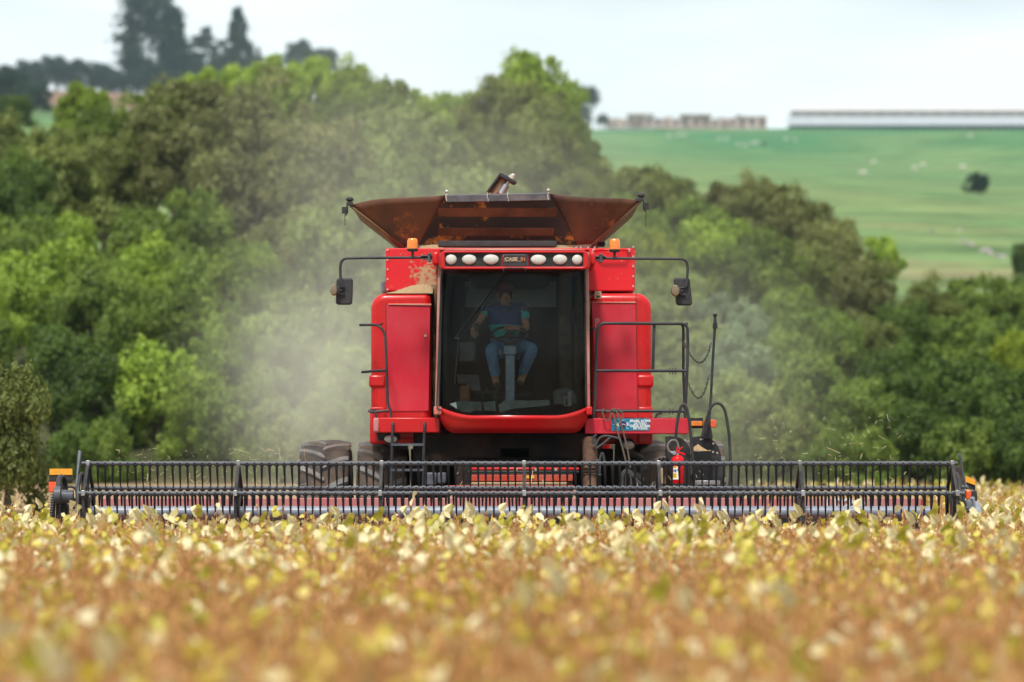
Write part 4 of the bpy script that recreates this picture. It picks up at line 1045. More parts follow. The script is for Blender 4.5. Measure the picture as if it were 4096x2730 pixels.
# cab floor and back wall, dark inside
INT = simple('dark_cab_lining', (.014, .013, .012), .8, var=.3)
INT2 = simple('brown_cab_trim', (.06, .042, .028), .8, var=.4)
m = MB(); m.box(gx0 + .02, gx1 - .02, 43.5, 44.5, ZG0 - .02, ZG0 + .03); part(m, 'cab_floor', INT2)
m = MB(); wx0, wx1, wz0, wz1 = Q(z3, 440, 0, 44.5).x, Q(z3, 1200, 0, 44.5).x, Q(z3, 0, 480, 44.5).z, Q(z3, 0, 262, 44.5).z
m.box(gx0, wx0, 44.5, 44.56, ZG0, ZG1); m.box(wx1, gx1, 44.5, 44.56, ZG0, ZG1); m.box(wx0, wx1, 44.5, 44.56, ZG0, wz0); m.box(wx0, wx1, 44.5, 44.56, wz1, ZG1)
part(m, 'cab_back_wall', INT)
m = MB(); m.box(wx0, wx1, 44.52, 44.53, wz0, wz1); part(m, 'rear_window', simple('rear_glass_reflection', (.11, .14, .14), .3, var=.15, scale=3))  # opaque pane; its grey paints the pale reflection in the glass
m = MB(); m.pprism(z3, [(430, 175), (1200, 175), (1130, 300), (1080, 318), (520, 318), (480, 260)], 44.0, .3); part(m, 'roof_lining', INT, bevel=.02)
m = MB(); m.pbox(z3, 1225, 175, 1330, 1300, 44.1, .35); part(m, 'door_trim', INT2, label='brown trim along the right inside of the cab', bevel=.02)
m = MB(); m.pbox(z3, 1365, 175, 1425, 1310, 43.75, .05); part(m, 'door_trim', INT2, bevel=.02)
m = MB(); m.tube(fillet([Q(z3, 1352, 495, 43.8), Q(z3, 1342, 560, 43.8), Q(z3, 1365, 700, 43.8), Q(z3, 1360, 1000, 43.8), Q(z3, 1390, 1290, 43.8)], .1), .012, 8); part(m, 'door_strap', BLACK)
# seat
m = MB(); m.box(XC - .27, XC + .22, 43.98, 44.38, 2.27, 2.39); m.box(XC - .26, XC + .21, 44.34, 44.45, 2.36, 3.02); seat = part(m, 'operator_seat', simple('dark_seat_fabric', (.022, .018, .018), .9), bevel=.05, seg=3)
m = MB(); m.box(XC - .18, XC + .14, 44.03, 44.33, 1.98, 2.27); part(m, 'seat_base', INT)
# steering column and wheel
GREYB = simple('blue_grey_column_paint', (.16, .20, .25), .55, var=.2, scale=20)
m = MB(); m.hull8([Q(z3, 778, 1290, 43.45), Q(z3, 855, 1290, 43.45), Q(z3, 855, 880, 43.60), Q(z3, 778, 880, 43.60)], [v + Vector((0, .09, 0)) for v in (Q(z3, 778, 1290, 43.45), Q(z3, 855, 1290, 43.45), Q(z3, 855, 880, 43.60), Q(z3, 778, 880, 43.60))])
scn = part(m, 'steering_column', GREYB, bevel=.012)
m = MB(); m.pbox(z3, 765, 800, 865, 878, 43.58, .12); part(m, 'column_head', GREYB, scn, bevel=.012)
m = MB(); m.pbox(z3, 762, 770, 868, 800, 43.57, .14); part(m, 'instrument_pod', BLACK, scn, bevel=.012)
wc = Q(z3, 812, 705, 43.72); tilt = R(26); rw = .195
def wp(t, r_=rw): return Vector((wc.x + r_ * math.cos(t), wc.y + r_ * math.sin(t) * math.cos(tilt), wc.z + r_ * math.sin(t) * math.sin(tilt) * 1.05))
m = MB(); m.tube([wp(t) for t in np.linspace(0, 2 * math.pi, 41)], .014, 8, cap=False)
for t in (R(95), R(215), R(325)): m.tube([wc + Vector((0, 0, -.02)), wp(t)], [.02, .011], 8)
m.lathe([(.05, -.05), (.06, 0), (.03, .02)], wc, (0, -.4, 1), 16)
part(m, 'steering_wheel', simple('dark_wheel_rim', (.03, .028, .028), .5), scn)
m = MB(); m.tube([Q(z3, 730, 835, 43.6), Q(z3, 722, 860, 43.6), Q(z3, 730, 882, 43.6), Q(z3, 738, 862, 43.6), Q(z3, 732, 838, 43.6)], .003, 6); part(m, 'key_ring', STEEL, scn)
# console with stick, jerrycan coloured box, pedals, floor clutter
m = MB(); m.pbox(z3, 385, 770, 525, 940, 43.95, .35); cs = part(m, 'side_console', simple('grey_console', (.075, .075, .08), .6), bevel=.02)
m = MB(); m.tube([Q(z3, 490, 770, 44.0), Q(z3, 495, 700, 43.98)], .014, 8); m.ell(Q(z3, 535, 648, 43.95), .035, .035, .05, 12, 8); part(m, 'control_stick', BLACK, cs)
m = MB(); m.lathe([(.055, 0), (.06, .02), (.06, .15), (.045, .17)], Q(z3, 440, 1265, 43.8), (0, 0, 1), 16); part(m, 'brown_bottle', simple('amber_bottle', (.20, .085, .03), .35))
m = MB(); m.pprism(z3, [(370, 1040), (555, 1045), (570, 1180), (480, 1180), (440, 1120), (370, 1115)], 44.2, .05); part(m, 'floor_bag', simple('grey_cloth', (.13, .12, .12), .9), bevel=.01)
m = MB(); m.pbox(z3, 525, 1180, 722, 1200, 43.42, .05); m.tube([Q(z3, 590, 1200, 43.45), Q(z3, 585, 1300, 43.45)], .01, 6); m.tube([Q(z3, 695, 1200, 43.45), Q(z3, 695, 1290, 43.45)], .01, 6); m.tube([Q(z3, 620, 1190, 43.45), Q(z3, 620, 1155, 43.48)], .016, 6); part(m, 'pedal_bar', BLACK, bevel=.003)
REFLG = simple('grey_green_reflection', (.16, .21, .20), .9, var=.3, scale=8)
m = MB()
for pl in ([(310, 1290), (400, 1262), (575, 1272), (580, 1350), (520, 1345), (480, 1362), (400, 1350)], [(720, 1300), (770, 1262), (860, 1258), (950, 1262), (1145, 1255), (1150, 1300), (840, 1330), (730, 1360)], [(590, 1275), (690, 1265), (700, 1350), (600, 1345)]):
    m.pprism(z3, pl, 43.35, .02)
part(m, 'windscreen_reflection', REFLG)  # flat pieces painted as the greenish reflection low on the windscreen
m = MB(); m.pprism(z3, [(1170, 1190), (1210, 1165), (1300, 1155), (1350, 1180), (1370, 1230), (1372, 1290), (1180, 1300)], 43.55, .12); part(m, 'clear_bag', simple('grey_plastic_bag', (.11, .12, .12), .5, var=.4, scale=14), bevel=.02)
m = MB(); m.pbox(z3, 1265, 1230, 1328, 1240, 43.5, .01); m.pbox(z3, 1265, 1230, 1273, 1305, 43.5, .01); m.pbox(z3, 1265, 1298, 1328, 1306, 43.5, .01); m.pbox(z3, 1300, 1185, 1328, 1300, 43.51, .01); part(m, 'bag_handle', simple('pale_plastic', (.30, .31, .33), .5))
# wiper and roof handle
m = MB(); A = lambda a, b_, dy=0: (lambda p: Vector((p.x, cy(p.x) - .035 - dy, p.z)))(Q(z3, a, b_, 43.15))
m.tube([A(775, 185), A(560, 470), A(352, 740)], .008, 6); m.tube([A(800, 185), A(590, 490), A(395, 745)], .006, 6); m.tube([A(350, 735), A(400, 742)], .012, 6)
wp_ = part(m, 'wiper_arm', TINE)
m = MB(); m.tube([A(388, 700), A(372, 900), A(352, 1118)], .009, 6); m.tube([A(455, 300, -.01), A(410, 640, -.01), A(375, 745, -.01)], .005, 6); part(m, 'wiper_blade', TINE, wp_)
m = MB(); m.tube(fillet([Q(z3, 760, 186, 42.99), Q(z3, 768, 152, 42.96), Q(z3, 938, 152, 42.96), Q(z3, 946, 186, 42.99)], .03), .008, 8); part(m, 'front_handle', TUBE)

# ---- mirrors and beacons
def side_arm(f, pts, mirror, lampc, lr, tiltx, beacon):
    m = MB(); m.tube(fillet([Q(f, *p, 43.5) for p in pts], .22, 8), .0155, 10)
    arm = part(m, 'mirror_arm', TUBE)
    (a0, b0, a1, b1) = mirror
    P = ringpts(Q(f, a0, 0, 43.5).x, Q(f, a1, 0, 43.5).x, Q(f, 0, b1, 43.5).z, Q(f, 0, b0, 43.5).z, .035)
    cxm = (P[0][0] + P[12][0]) / 2
    zc_ = (max(p[1] for p in P) + min(p[1] for p in P)) / 2
    P = [(x + tiltx * (z - zc_), z) for x, z in P]
    m = MB(); m.prism(P, 43.53, 43.60); part(m, 'mirror', GREYPL, arm, bevel=.018, seg=3)
    p = Q(f, *lampc, 43.44); sx = lr[0] * .3827 * 43.4 / FPX; sz = lr[1] * .3827 * 43.4 / FPX
    m = MB(); m.lathe([(0, -.035), (sx * .8, -.03), (sx, -.01), (sx, .02), (sx * .7, .05), (.01, .06)], p, (0, 1, 0), 20); m.V = [(v[0], v[1], p.z + (v[2] - p.z) * sz / sx) for v in m.V]
    part(m, 'work_lamp', LAMPT, arm)
    s = 1 if cxm > p.x else -1
    m = MB(); m.tube([p + Vector((s * .01, .05, 0)), p + Vector((s * .09, .06, 0))], .014, 8); m.box(p.x + s * .05 - .012, p.x + s * .05 + .012, 43.45, 43.53, p.z - .04, p.z + .035)
    m.box(min(p.x + s * .05, p.x + s * .12), max(p.x + s * .05, p.x + s * .12), 43.50, 43.53, p.z - .05, p.z - .038); m.box(min(p.x + s * .05, p.x + s * .12), max(p.x + s * .05, p.x + s * .12), 43.50, 43.53, p.z + .03, p.z + .04)
    part(m, 'lamp_bracket', TUBE, arm, bevel=.003)
    # hinge near the cab and beacon on top
    ha, hb, ba, bb, b1_ = beacon
    m = MB(); m.pbox(f, ha - 75, hb - 25, ha + 65, hb - 12, 43.46, .08); m.pbox(f, ha - 60, hb + 12, ha + 50, hb + 22, 43.46, .08); p = Q(f, ha + 15, hb, 43.45); m.lathe([(.018, -.05), (.018, .05)], p, (0, 0, 1), 10); m.lathe([(.026, .035), (.026, .045)], p, (0, 0, 1), 6); m.lathe([(.026, -.045), (.026, -.035)], p, (0, 0, 1), 6)
    part(m, 'arm_hinge', BARM, arm, bevel=.003)
    w = 58 * .3827 * 43.5 / FPX
    t_ = Q(f, ba, bb, 43.5); l = Q(f, ba, b1_, 43.5); h = t_.z - l.z
    m = MB(); m.lathe([(w * 1.0, 0), (w * 1.0, h * .15), (w * .98, h * .6), (w * .9, h * .85), (w * .7, h * .97), (0, h)], (t_.x, 43.5, l.z), (0, 0, 1), 28); part(m, 'beacon_lens', ORANGE, arm)
    m = MB(); m.lathe([(w * .3, -.03), (w * .85, -.028), (w * 1.02, -.012), (w * 1.02, .001)], (t_.x, 43.5, l.z), (0, 0, 1), 24); m.tube([(t_.x, 43.5, l.z - .02), (t_.x, 43.5, l.z - .10)], .016, 10); m.tube([(t_.x, 43.48, l.z - .06), (t_.x, 43.48, l.z - .12)], .011, 8)
    part(m, 'beacon_base', GREYPL, arm)
side_arm(z1, [(1225, 993), (900, 997), (290, 1000), (158, 1010), (160, 1230), (185, 1310)], (113, 1208, 287, 1488), (92, 1335), (38, 62), .03, (1075, 995, 915, 792, 905))
side_arm(z2, [(900, 1000), (1200, 1005), (1830, 1008), (1965, 1015), (1958, 1215), (1945, 1300)], (1830, 1205, 2000, 1495), (1832, 1343), (46, 62), -.10, (1040, 1002, 1198, 797, 912))

# ---- platforms
YP = 43.55
m = MB(); a = Q(z4, 300, 1232, YP); b_ = Q(z4, 940, 1390, YP); m.box(a.x, b_.x, YP, YP + .55, b_.z, a.z)
part(m, 'platform', RED, bevel=.012, label='left platform beam')
m = MB(); a = Q(z4, 244, 1232, YP); b_ = Q(z4, 303, 1388, YP); m.box(a.x, b_.x, YP + .006, YP + .55, b_.z + .002, a.z - .002); part(m, 'platform_end_cap', RED_FADED, bevel=.02, seg=3, label='sun-faded pinkish end cap')
m = MB(); m.pbox(z5, 96, 1265, 1097, 1415, YP, .55)
rp_ = part(m, 'platform', RED_DUSTY, bevel=.008, label='right platform beam')
m = MB(); p0 = Q(z5, 200, 1266, YP); p1 = Q(z5, 1090, 1262, YP)
r_ = random.Random(3)
m.grid(lambda u, v: Vector((p0.x + (p1.x - p0.x) * u, YP + .01 + .3 * v, p0.z + .002 + .012 * (r_.random() ** 1.5) * (1 if 0 < u < 1 else 0))), 160, 6); part(m, 'platform_dirt', simple('reddish_chaff_dirt', (.30, .10, .07), .9, scale=80, bstr=.6), rp_, flat=True)
STX = simple('teal_sticker', (.02, .17, .27), .45, var=.25, scale=30)
m = MB(); m.pbox(z5, 352, 1266, 714, 1383, YP - .006, .004); stk = part(m, 'bumper_sticker', STX, HV, 'teal sticker with a dark globe and white slogan')
def ang(a, b_): return Q(z5, a, b_, YP - .008)
m = MB()
for (c, r0, r1, a0) in (((452, 1322), 22, 100, .3),):
    for k in range(9):
        t = k * .7; 
        pa = (c[0] + math.cos(t) * 42, c[1] + math.sin(t) * 30); pb = (c[0] + math.cos(t) * 97, c[1] + math.sin(t + .25) * 54); pc = (c[0] + math.cos(t + .3) * 90, c[1] + math.sin(t + .5) * 52)
        cl = lambda p: (min(max(p[0], 354), 560), min(max(p[1], 1268), 1381))
        m.pprism(z5, [cl(pa), cl(pb), cl(pc)], YP - .0075, .0012)
part(m, 'sticker_rays', simple('light_teal_print', (.10, .42, .52), .5), HV)
m = MB(); m.pprism(z5, [(392, 1325), (455, 1280), (530, 1322), (460, 1368)], YP - .009, .0012); part(m, 'sticker_diamond', simple('pale_grey_print', (.50, .46, .48), .5), HV)
m = MB(); cc = ang(462, 1325); m.lathe([(.042, 0), (.042, .0012)], (cc.x, YP - .0105, cc.z), (0, 1, 0), 24); part(m, 'sticker_disc', simple('indigo_print', (.05, .045, .14), .5), HV)
m = MB(); m.tube([(cc.x + .040 * math.cos(t), YP - .0115, cc.z - .03 + .034 * math.sin(t)) for t in np.linspace(R(35), R(145), 8)], .003, 4); part(m, 'sticker_band', WHITEP, HV)
for k, (tx, sz_, bb) in enumerate((('BRASIL ACIMA', .036, 1290), ('DE TUDO', .031, 1316), ('DEUS ACIMA', .038, 1340), ('DE TODOS', .031, 1364))):
    p = ang(630, bb); text_mesh('sticker_text', tx, sz_, (p.x, YP - .009, p.z), WHITEP, HV, bold=.0012, sx=1.02 if k % 2 else 1.0, ext=.0008)
# dark under-structure beneath the cab
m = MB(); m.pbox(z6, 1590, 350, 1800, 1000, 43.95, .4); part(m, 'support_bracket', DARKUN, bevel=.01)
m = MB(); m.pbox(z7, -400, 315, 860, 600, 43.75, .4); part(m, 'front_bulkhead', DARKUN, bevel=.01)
m = MB(); m.pbox(z7, 0, 450, 280, 590, 43.70, .04); part(m, 'access_plate', simple('dark_plate', (.03, .03, .034), .4), bevel=.006)
# feeder house, red caked bars; its shade is put into a near-black body
REDF = paint('feeder_red_paint', (.36, .005, .005), dust=(.34, .22, .12), amount=.35, speck=.5, rough=.6, coat=0, base_dust=.1, w=12)
m = MB(); x0, x1 = Q(z6, 1900, 0, 42.8).x, Q(z7, 680, 0, 42.8).x
m.hull8([(x0, 41.75, .55), (x1, 41.75, .55), (x1, 41.75, 1.17), (x0, 41.75, 1.17)], [(x0, 44.0, 1.15), (x1, 44.0, 1.15), (x1, 44.0, 1.72), (x0, 44.0, 1.72)])
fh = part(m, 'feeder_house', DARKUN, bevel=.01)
for (a0, b0, a1, b1, Y, mt) in ((-270, 638, 745, 662, 42.9, RED), (-275, 706, 685, 768, 42.6, REDF), (-275, 776, 640, 802, 42.5, CHAFF), (-510, 806, 700, 846, 42.3, REDF), (-300, 668, 745, 690, 42.85, BLACK), (-275, 694, 690, 704, 42.8, BLACK), (-400, 858, 740, 900, 42.1, RED)):
    m = MB(); m.pbox(z7, a0, b0, a1, b1, Y, .12); part(m, 'feeder_crossbar', mt, fh, bevel=.008)
for a in (525, 150, 340): m = MB(); m.lathe([(.018, 0), (.018, .015)], Q(z7, a, 655, 42.88), (0, -1, 0), 8); part(m, 'feeder_bolt', BOLT, fh)
m = MB(); m.pbox(z7, 248, 714, 322, 740, 42.59, .01); part(m, 'warning_plate', simple('yellow_plate', (.55, .38, .04), .5), fh)
# hanging duct, hoses, cylinders at right of the feeder
m = MB(); m.tube(fillet([Q(z7, 840, 380, 43.6), Q(z7, 850, 520, 43.5), Q(z7, 850, 800, 43.3), Q(z7, 850, 860, 43.2)], .1), [.10] * 8 if False else .085, 14)
for b_ in range(640, 860, 28): p = Q(z7, 850, b_, 43.35); m.lathe([(.092, -.008), (.092, .008)], p, (0, 0, 1), 14)
part(m, 'feeder_lift_cylinder', simple('rusty_brown_metal', (.09, .05, .032), .8, var=.5, scale=14))
HOSE = simple('hose_rubber', (.05, .05, .052), .5, var=.3, scale=8)
for pts in ([(900, 440), (930, 360), (1000, 335), (1120, 365)], [(905, 460), (990, 400), (1040, 350)], [(930, 600), (965, 470), (985, 600)], [(880, 420), (870, 360), (910, 330)], [(1130, 800), (1150, 680), (1200, 650), (1250, 700), (1300, 800)], [(1150, 830), (1160, 690), (1210, 665), (1230, 720), (1235, 820)], [(1185, 860), (1185, 700), (1215, 680), (1330, 800)]):
    m = MB(); m.tube(fillet([Q(z7, *p, 43.4) for p in pts], .2), .014, 8); part(m, 'hydraulic_hose', HOSE)
m = MB(); m.pbox(z7, 890, 560, 950, 860, 43.3, .1); m.pbox(z7, 905, 700, 960, 720, 43.2, .1); part(m, 'lift_link', BLACK, bevel=.01)
m = MB(); m.pbox(z6, 1570, 760, 1690, 900, 43.2, .3); m.pbox(z6, 1700, 760, 1790, 880, 43.1, .3); part(m, 'valve_block', simple('blue_grey_dirty', (.09, .09, .11), .6, var=.4, scale=10), bevel=.02)
# lamps below the platforms
for f, a, b_, ra, rb in ((z6, 1212, 410, 68, 40), (z7, 1210, 428, 55, 40)):
    p = Q(f, a, b_, 43.7); m = MB(); sc_ = (.3825 if f is z6 else .425) * 43.7 / FPX; m.ell(p, ra * sc_, .035, rb * sc_, 24, 10); part(m, 'lower_headlight', LAMPW if f is z6 else simple('grimy_lamp', (.33, .27, .22), .5))
    m = MB(); m.lathe([(.03, .0), (.08, .03), (.08, .08), (.02, .12)], (p.x, p.y, p.z), (0, 1, 0), 16); part(m, 'lamp_shell', BLACK)

# ---- tubes: left grab rail and ladder
m = MB(); Y = 43.75
m.tube(fillet([Q(z4, 105, 264, Y + .25), Q(z4, 225, 262, Y + .1), Q(z4, 300, 264, Y), Q(z4, 368, 350, Y), Q(z4, 385, 800, Y), Q(z4, 395, 1090, Y), Q(z4, 428, 1160, Y), Q(z4, 430, 1232, Y)], .08), .0155, 10)
m.tube([Q(z4, 300, 266, Y), Q(z4, 336, 250, Y + .1)], .012, 8)
m.tube([Q(z4, 128, 756, Y + .25), Q(z4, 250, 745, Y + .1), Q(z4, 372, 740, Y)], .0155, 10)
m.tube(fillet([Q(z4, 400, 1158, Y), Q(z4, 230, 1175, Y), Q(z4, 190, 1160, Y + .1), Q(z4, 260, 1152, Y + .3)], .04), .0155, 10); m.tube([Q(z4, 262, 1175, Y), Q(z4, 280, 1232, Y)], .014, 8)
part(m, 'grab_handle', TUBE, label='dark tubular handrail on the left side')
lad = MB(); Y = 43.42
for a in (1227, 1560): lad.tube(fillet([Q(z6, a + 8, 250, Y + .12), Q(z6, a + 4, 248, Y), Q(z6, a - 3, 500, Y), Q(z6, a - 12, 1050, Y)], .03), .0165, 10)
lad = part(lad, 'ladder', TUBE)
for b_ in (470, 735):
    m = MB(); a = Q(z6, 1215, b_, Y); c = Q(z6, 1556, b_, Y); m.box(a.x, c.x, Y - .02, Y + .02, a.z - .012, a.z + .010)
    for k in range(20): xx = a.x + (c.x - a.x) * (k + .5) / 20; m.box(xx - .004, xx + .004, Y - .02, Y + .02, a.z + .008, a.z + .018)
    part(m, 'rung', BARM, lad)
# right guard rail
m = MB(); Y = 43.6; r_ = .0172
m.tube(fillet([Q(z5, 178, 1295, Y), Q(z5, 190, 1150, Y), Q(z5, 212, 460, Y), Q(z5, 235, 350, Y), Q(z5, 330, 348, Y), Q(z5, 1086, 352, Y), Q(z5, 1090, 600, Y), Q(z5, 1062, 1265, Y)], .075, 6), r_, 10)
m.tube([Q(z5, 205, 806, Y), Q(z5, 1078, 806, Y)], r_, 10); m.tube([Q(z5, 200, 1194, Y), Q(z5, 1062, 1196, Y)], r_, 10)
m.tube(fillet([Q(z5, 765, 352, Y + .03), Q(z5, 757, 600, Y + .03), Q(z5, 752, 795, Y + .02)], .05), .0165, 10)
Y2 = 44.0; m.tube(fillet([Q(z5, 1030, 360, Y2), Q(z5, 1046, 380, Y2), Q(z5, 1046, 800, Y2), Q(z5, 1062, 1270, Y2)], .05), .0165, 10); m.tube([Q(z5, 1035, 360, Y2), Q(z5, 1080, 352, Y)], .015, 8)
m.tube(fillet([Q(z5, 780, 1265, Y2), Q(z5, 785, 1225, Y2), Q(z5, 840, 1210, Y2)], .03), .013, 8)
gr = part(m, 'guard_rail', TUBE, label='black tubular rail round the right platform')
m = MB()
for b_, n_ in ((806, 3), (1194, 2)):
    for k in range(n_): p = Q(z5, 915 + 28 * k, b_, Y); m.lathe([(.021, -.006), (.021, .006)], p, (1, 0, 0), 10); m.box(p.x - .005, p.x + .005, p.y - .01, p.y + .01, p.z - .04, p.z + .028)
part(m, 'rail_clip', BLACK, gr)
m = MB(); m.tube([Q(z5, 150, 402, 43.9), Q(z5, 187, 402, 43.85)], .016, 8); m.tube([Q(z5, 155, 1020, 43.9), Q(z5, 182, 1020, 43.85)], .014, 8); part(m, 'door_latch', BLACK)
# tall pole, its knob, flared foot, chains
m = MB(); Yp = 43.3; m.tube([Q(z5, 1262, 1460, Yp), Q(z5, 1292, 1300, Yp), Q(z5, 1310, 1080, Yp), Q(z5, 1330, 700, Yp), Q(z5, 1352, 360, Yp)], [.028, .0165, .0150, .0145, .0145], 10)
pl_ = part(m, 'handrail_pole', TUBE)
m = MB(); t = Q(z5, 1352, 330, Yp); m.lathe([(.026, -.02), (.026, .02)], t - Vector((0, 0, .04)), (0, 0, 1), 8); m.lathe([(.018, -.02), (.018, .03), (.012, .04), (.022, .06), (.022, .085)], t, (0, 0, 1), 12); m.lathe([(.028, -.008), (.028, .008)], t - Vector((0, 0, .07)), (0, 0, 1), 8); part(m, 'pole_cap', BLACK, pl_)
m = MB(); m.pprism(z5, [(1215, 1440), (1255, 1390), (1285, 1300), (1310, 1200), (1310, 1330), (1330, 1440), (1325, 1470), (1230, 1465)], Yp - .01, .05); part(m, 'pole_foot', BLACK, bevel=.006)
def chain(pts, name='safety_chain'):
    # links along a curve, alternately turned
    P = []; 
    for i in range(len(pts) - 1): P.append((pts[i] - pts[i + 1]).length)
    m = MB(); L = sum(P); n_ = int(L / .030)
    def at(d):
        for i, l in enumerate(P):
            if d <= l: return pts[i].lerp(pts[i + 1], d / l), (pts[i + 1] - pts[i]).normalized()
            d -= l
        return pts[-1], (pts[-1] - pts[-2]).normalized()
    for k in range(n_):
        p, d = at((k + .5) * L / n_); s1 = d.cross(Vector((0, 1, 0))).normalized(); s2 = d.cross(s1).normalized()
        s_ = s1 if k % 2 else s2
        m.tube([p + d * .019 * math.cos(t) + s_ * .010 * math.sin(t) for t in np.linspace(0, 2 * math.pi, 11)], .0042, 5, cap=False)
    part(m, name, BLACK)
def sag(a, lo, b_, n_=16):
    # quadratic bezier through a, lo(mid control), b
    return [a * (1 - t) ** 2 + lo * 2 * t * (1 - t) + b_ * t * t for t in [k / n_ for k in range(n_ + 1)]]
chain(sag(Q(z5, 1316, 530, Yp), Q(z5, 1240, 900, Yp), Q(z5, 1168, 752, Yp + .1), 10)[:-1] + sag(Q(z5, 1168, 752, Yp + .1), Q(z5, 1120, 750, Yp + .2), Q(z5, 1094, 690, Yp + .3), 8)) if False else chain(sag(Q(z5, 1316, 530, Yp), Q(z5, 1225, 925, Yp + .1), Q(z5, 1050, 530, Yp + .6), 24))
chain(sag(Q(z5, 1296, 840, Yp), Q(z5, 1210, 1280, Yp + .1), Q(z5, 1078, 880, Yp + .35), 24))
m = MB()
for a, b_ in ((1312, 545), (1292, 855), (1058, 545)):
    p = Q(z5, a, b_, Yp if a > 1100 else 43.9); m.tube([p + Vector((.010 * math.cos(t), 0, .028 * math.sin(t))) for t in np.linspace(0, 6.28, 13)], .004, 6)
part(m, 'snap_hook', STEEL)
# stair hoops, guards and steps
m = MB(); Yh = 43.2
m.tube(fillet([Q(z7, 1655, 390, Yh), Q(z7, 1662, 250, Yh), Q(z7, 1690, 90, Yh), Q(z7, 1722, 35, Yh), Q(z7, 1762, 70, Yh), Q(z7, 1790, 260, Yh), Q(z7, 1815, 560, Yh), Q(z7, 1835, 850, Yh)], .09, 6), .0165, 10); part(m, 'stair_handrail', TUBE, label='hoop handrail beside the fire extinguisher')
m = MB(); m.tube(fillet([Q(z7, 1900, 345, Yh), Q(z7, 1945, 180, Yh), Q(z7, 1985, 60, Yh), Q(z7, 2045, 20, Yh), Q(z7, 2115, 70, Yh), Q(z7, 2155, 300, Yh), Q(z7, 2170, 560, Yh), Q(z7, 2165, 800, Yh), Q(z7, 2140, 860, Yh)], .10, 6), .0165, 10); part(m, 'stair_handrail', TUBE, label='outer hoop handrail of the stair')
m = MB(); m.pprism(z7, [(1555, 345), (1600, 338), (1660, 345), (1720, 370), (1765, 415), (1790, 470), (1800, 860), (1610, 860), (1590, 560), (1560, 500)], Yh + .12, .03); part(m, 'stair_guard', BLACK, bevel=.004, label='left curved black stair guard plate')
m = MB(); m.pprism(z7, [(1800, 350), (1880, 342), (1950, 352), (2010, 385), (2055, 440), (2080, 510), (2090, 640), (2110, 860), (1820, 860)], Yh + .16, .03); sg = part(m, 'stair_guard', BLACK, bevel=.004, label='right curved black stair guard plate')
m = MB()
for a, b_ in ((1910, 368), (2008, 412), (1742, 378), (2045, 500), (2005, 490), (1890, 372)): m.lathe([(.011, 0), (.011, .012)], Q(z7, a, b_, Yh + .12), (0, -1, 0), 8)
part(m, 'guard_bolt', BOLT, sg)
m = MB(); m.pbox(z7, 1812, 480, 1980, 765, Yh + .02, .14); part(m, 'stair_box', simple('glossy_black_steel', (.012, .012, .013), .25, var=.3), bevel=.008)
m = MB(); m.pbox(z7, 1840, 762, 2072, 800, Yh - .08, .3); stp = part(m, 'step_tread', STEEL, bevel=.003, label='perforated metal step')
m = MB()
for k in range(14):
    for j in range(3): p = Q(z7, 1850 + 16 * k, 768 + 12 * j, Yh - .081); m.lathe([(.005, 0), (.005, .002)], p, (0, -1, 0), 6)
part(m, 'tread_hole', BLACK, stp)
m = MB(); m.pprism(z7, [(1510, 640), (1530, 640), (1555, 700), (1560, 790), (1510, 795), (1500, 750)], Yh + .1, .08); part(m, 'mud_clod', CHAFF, bevel=.01)
m = MB(); m.tube([Q(z7, 1560, 560, 43.6), Q(z7, 1640, 560, 43.6), Q(z7, 1600, 640, 43.6), Q(z7, 1560, 800, 43.6)], .08, 12); m.tube([Q(z7, 1490, 560, 43.3), Q(z7, 1530, 570, 43.3), Q(z7, 1545, 545, 43.3)], .02, 8); part(m, 'stair_hinge', DARKUN)
# orange side markers
m = MB(); m.pbox(z7, 1795, 170, 1912, 268, 43.75, .2); mk = part(m, 'marker_housing', BLACK, bevel=.006)
m = MB(); m.pbox(z7, 1800, 200, 1905, 246, 43.73, .03); part(m, 'marker_lens', ORANGE, mk, bevel=.004)
m = MB(); m.pbox(z7, 1920, 188, 2036, 263, 43.8, .05); part(m, 'marker_lens', REDOR, mk, bevel=.01)

# ---- header: pan, reel, end shields
HX0, HX1 = -4.47, 4.53
m = MB(); a = Q(z6, 0, 1028, 41.3); b_ = Q(z6, 0, 1118, 41.3)
m.box(HX0 + .12, HX1 - .22, 41.3, 41.42, 1.04, a.z); m.box(HX0 + .1, HX1 - .2, 40.9, 41.35, .18, .30); m.box(HX0 + .1, HX1 - .2, 39.75, 40.95, .10, .16)
hd = part(m, 'header_pan', RED_FADED, bevel=.008, label='faded pinkish back sheet of the cutting header')
m = MB(); m.box(HX0 + .12, HX1 - .22, 41.32, 41.42, .25, 1.038); part(m, 'header_lower_sheet', BLACK, hd)
m = MB(); m.box(HX0 + .12, -.75, 41.425, 41.55, a.z - .08, a.z - .02); m.box(.75, HX1 - .2, 41.35, 41.55, a.z - .08, a.z - .02); part(m, 'header_beam', RED, hd)
p = Q(z9, 455, 697, 41.28); text_mesh('header_number', '1020', .135, (p.x, 41.292, p.z), simple('faded_white_print', (.62, .58, .58), .6, var=.15), hd, bold=.007, sx=1.65, ext=.003)
m = MB(); m.tube([(HX0 + .1, 40.4, 1.085), (HX1 - .2, 40.4, 1.085)], .062, 18); part(m, 'reel_tube', GALV, label='long grey centre tube of the reel')
auger = MB(); auger.tube([(HX0 + .15, 41.0, .55), (HX1 - .2, 41.0, .55)], .16, 16); part(auger, 'header_auger', RED_FADED)
CZ, CY_ = 1.085, 40.4
bars = [(40.40, 1.587, 327, 3829, 0, 'top'), (39.94, 1.283, 312, 3859, 1, 'front'), (40.86, 1.330, 334, 3798, 2, 'rear'), (39.93, .85, 330, 3830, 3, 'lower front'), (40.86, .88, 330, 3830, 4, 'lower rear'), (40.40, .585, 330, 3830, 5, 'bottom')]
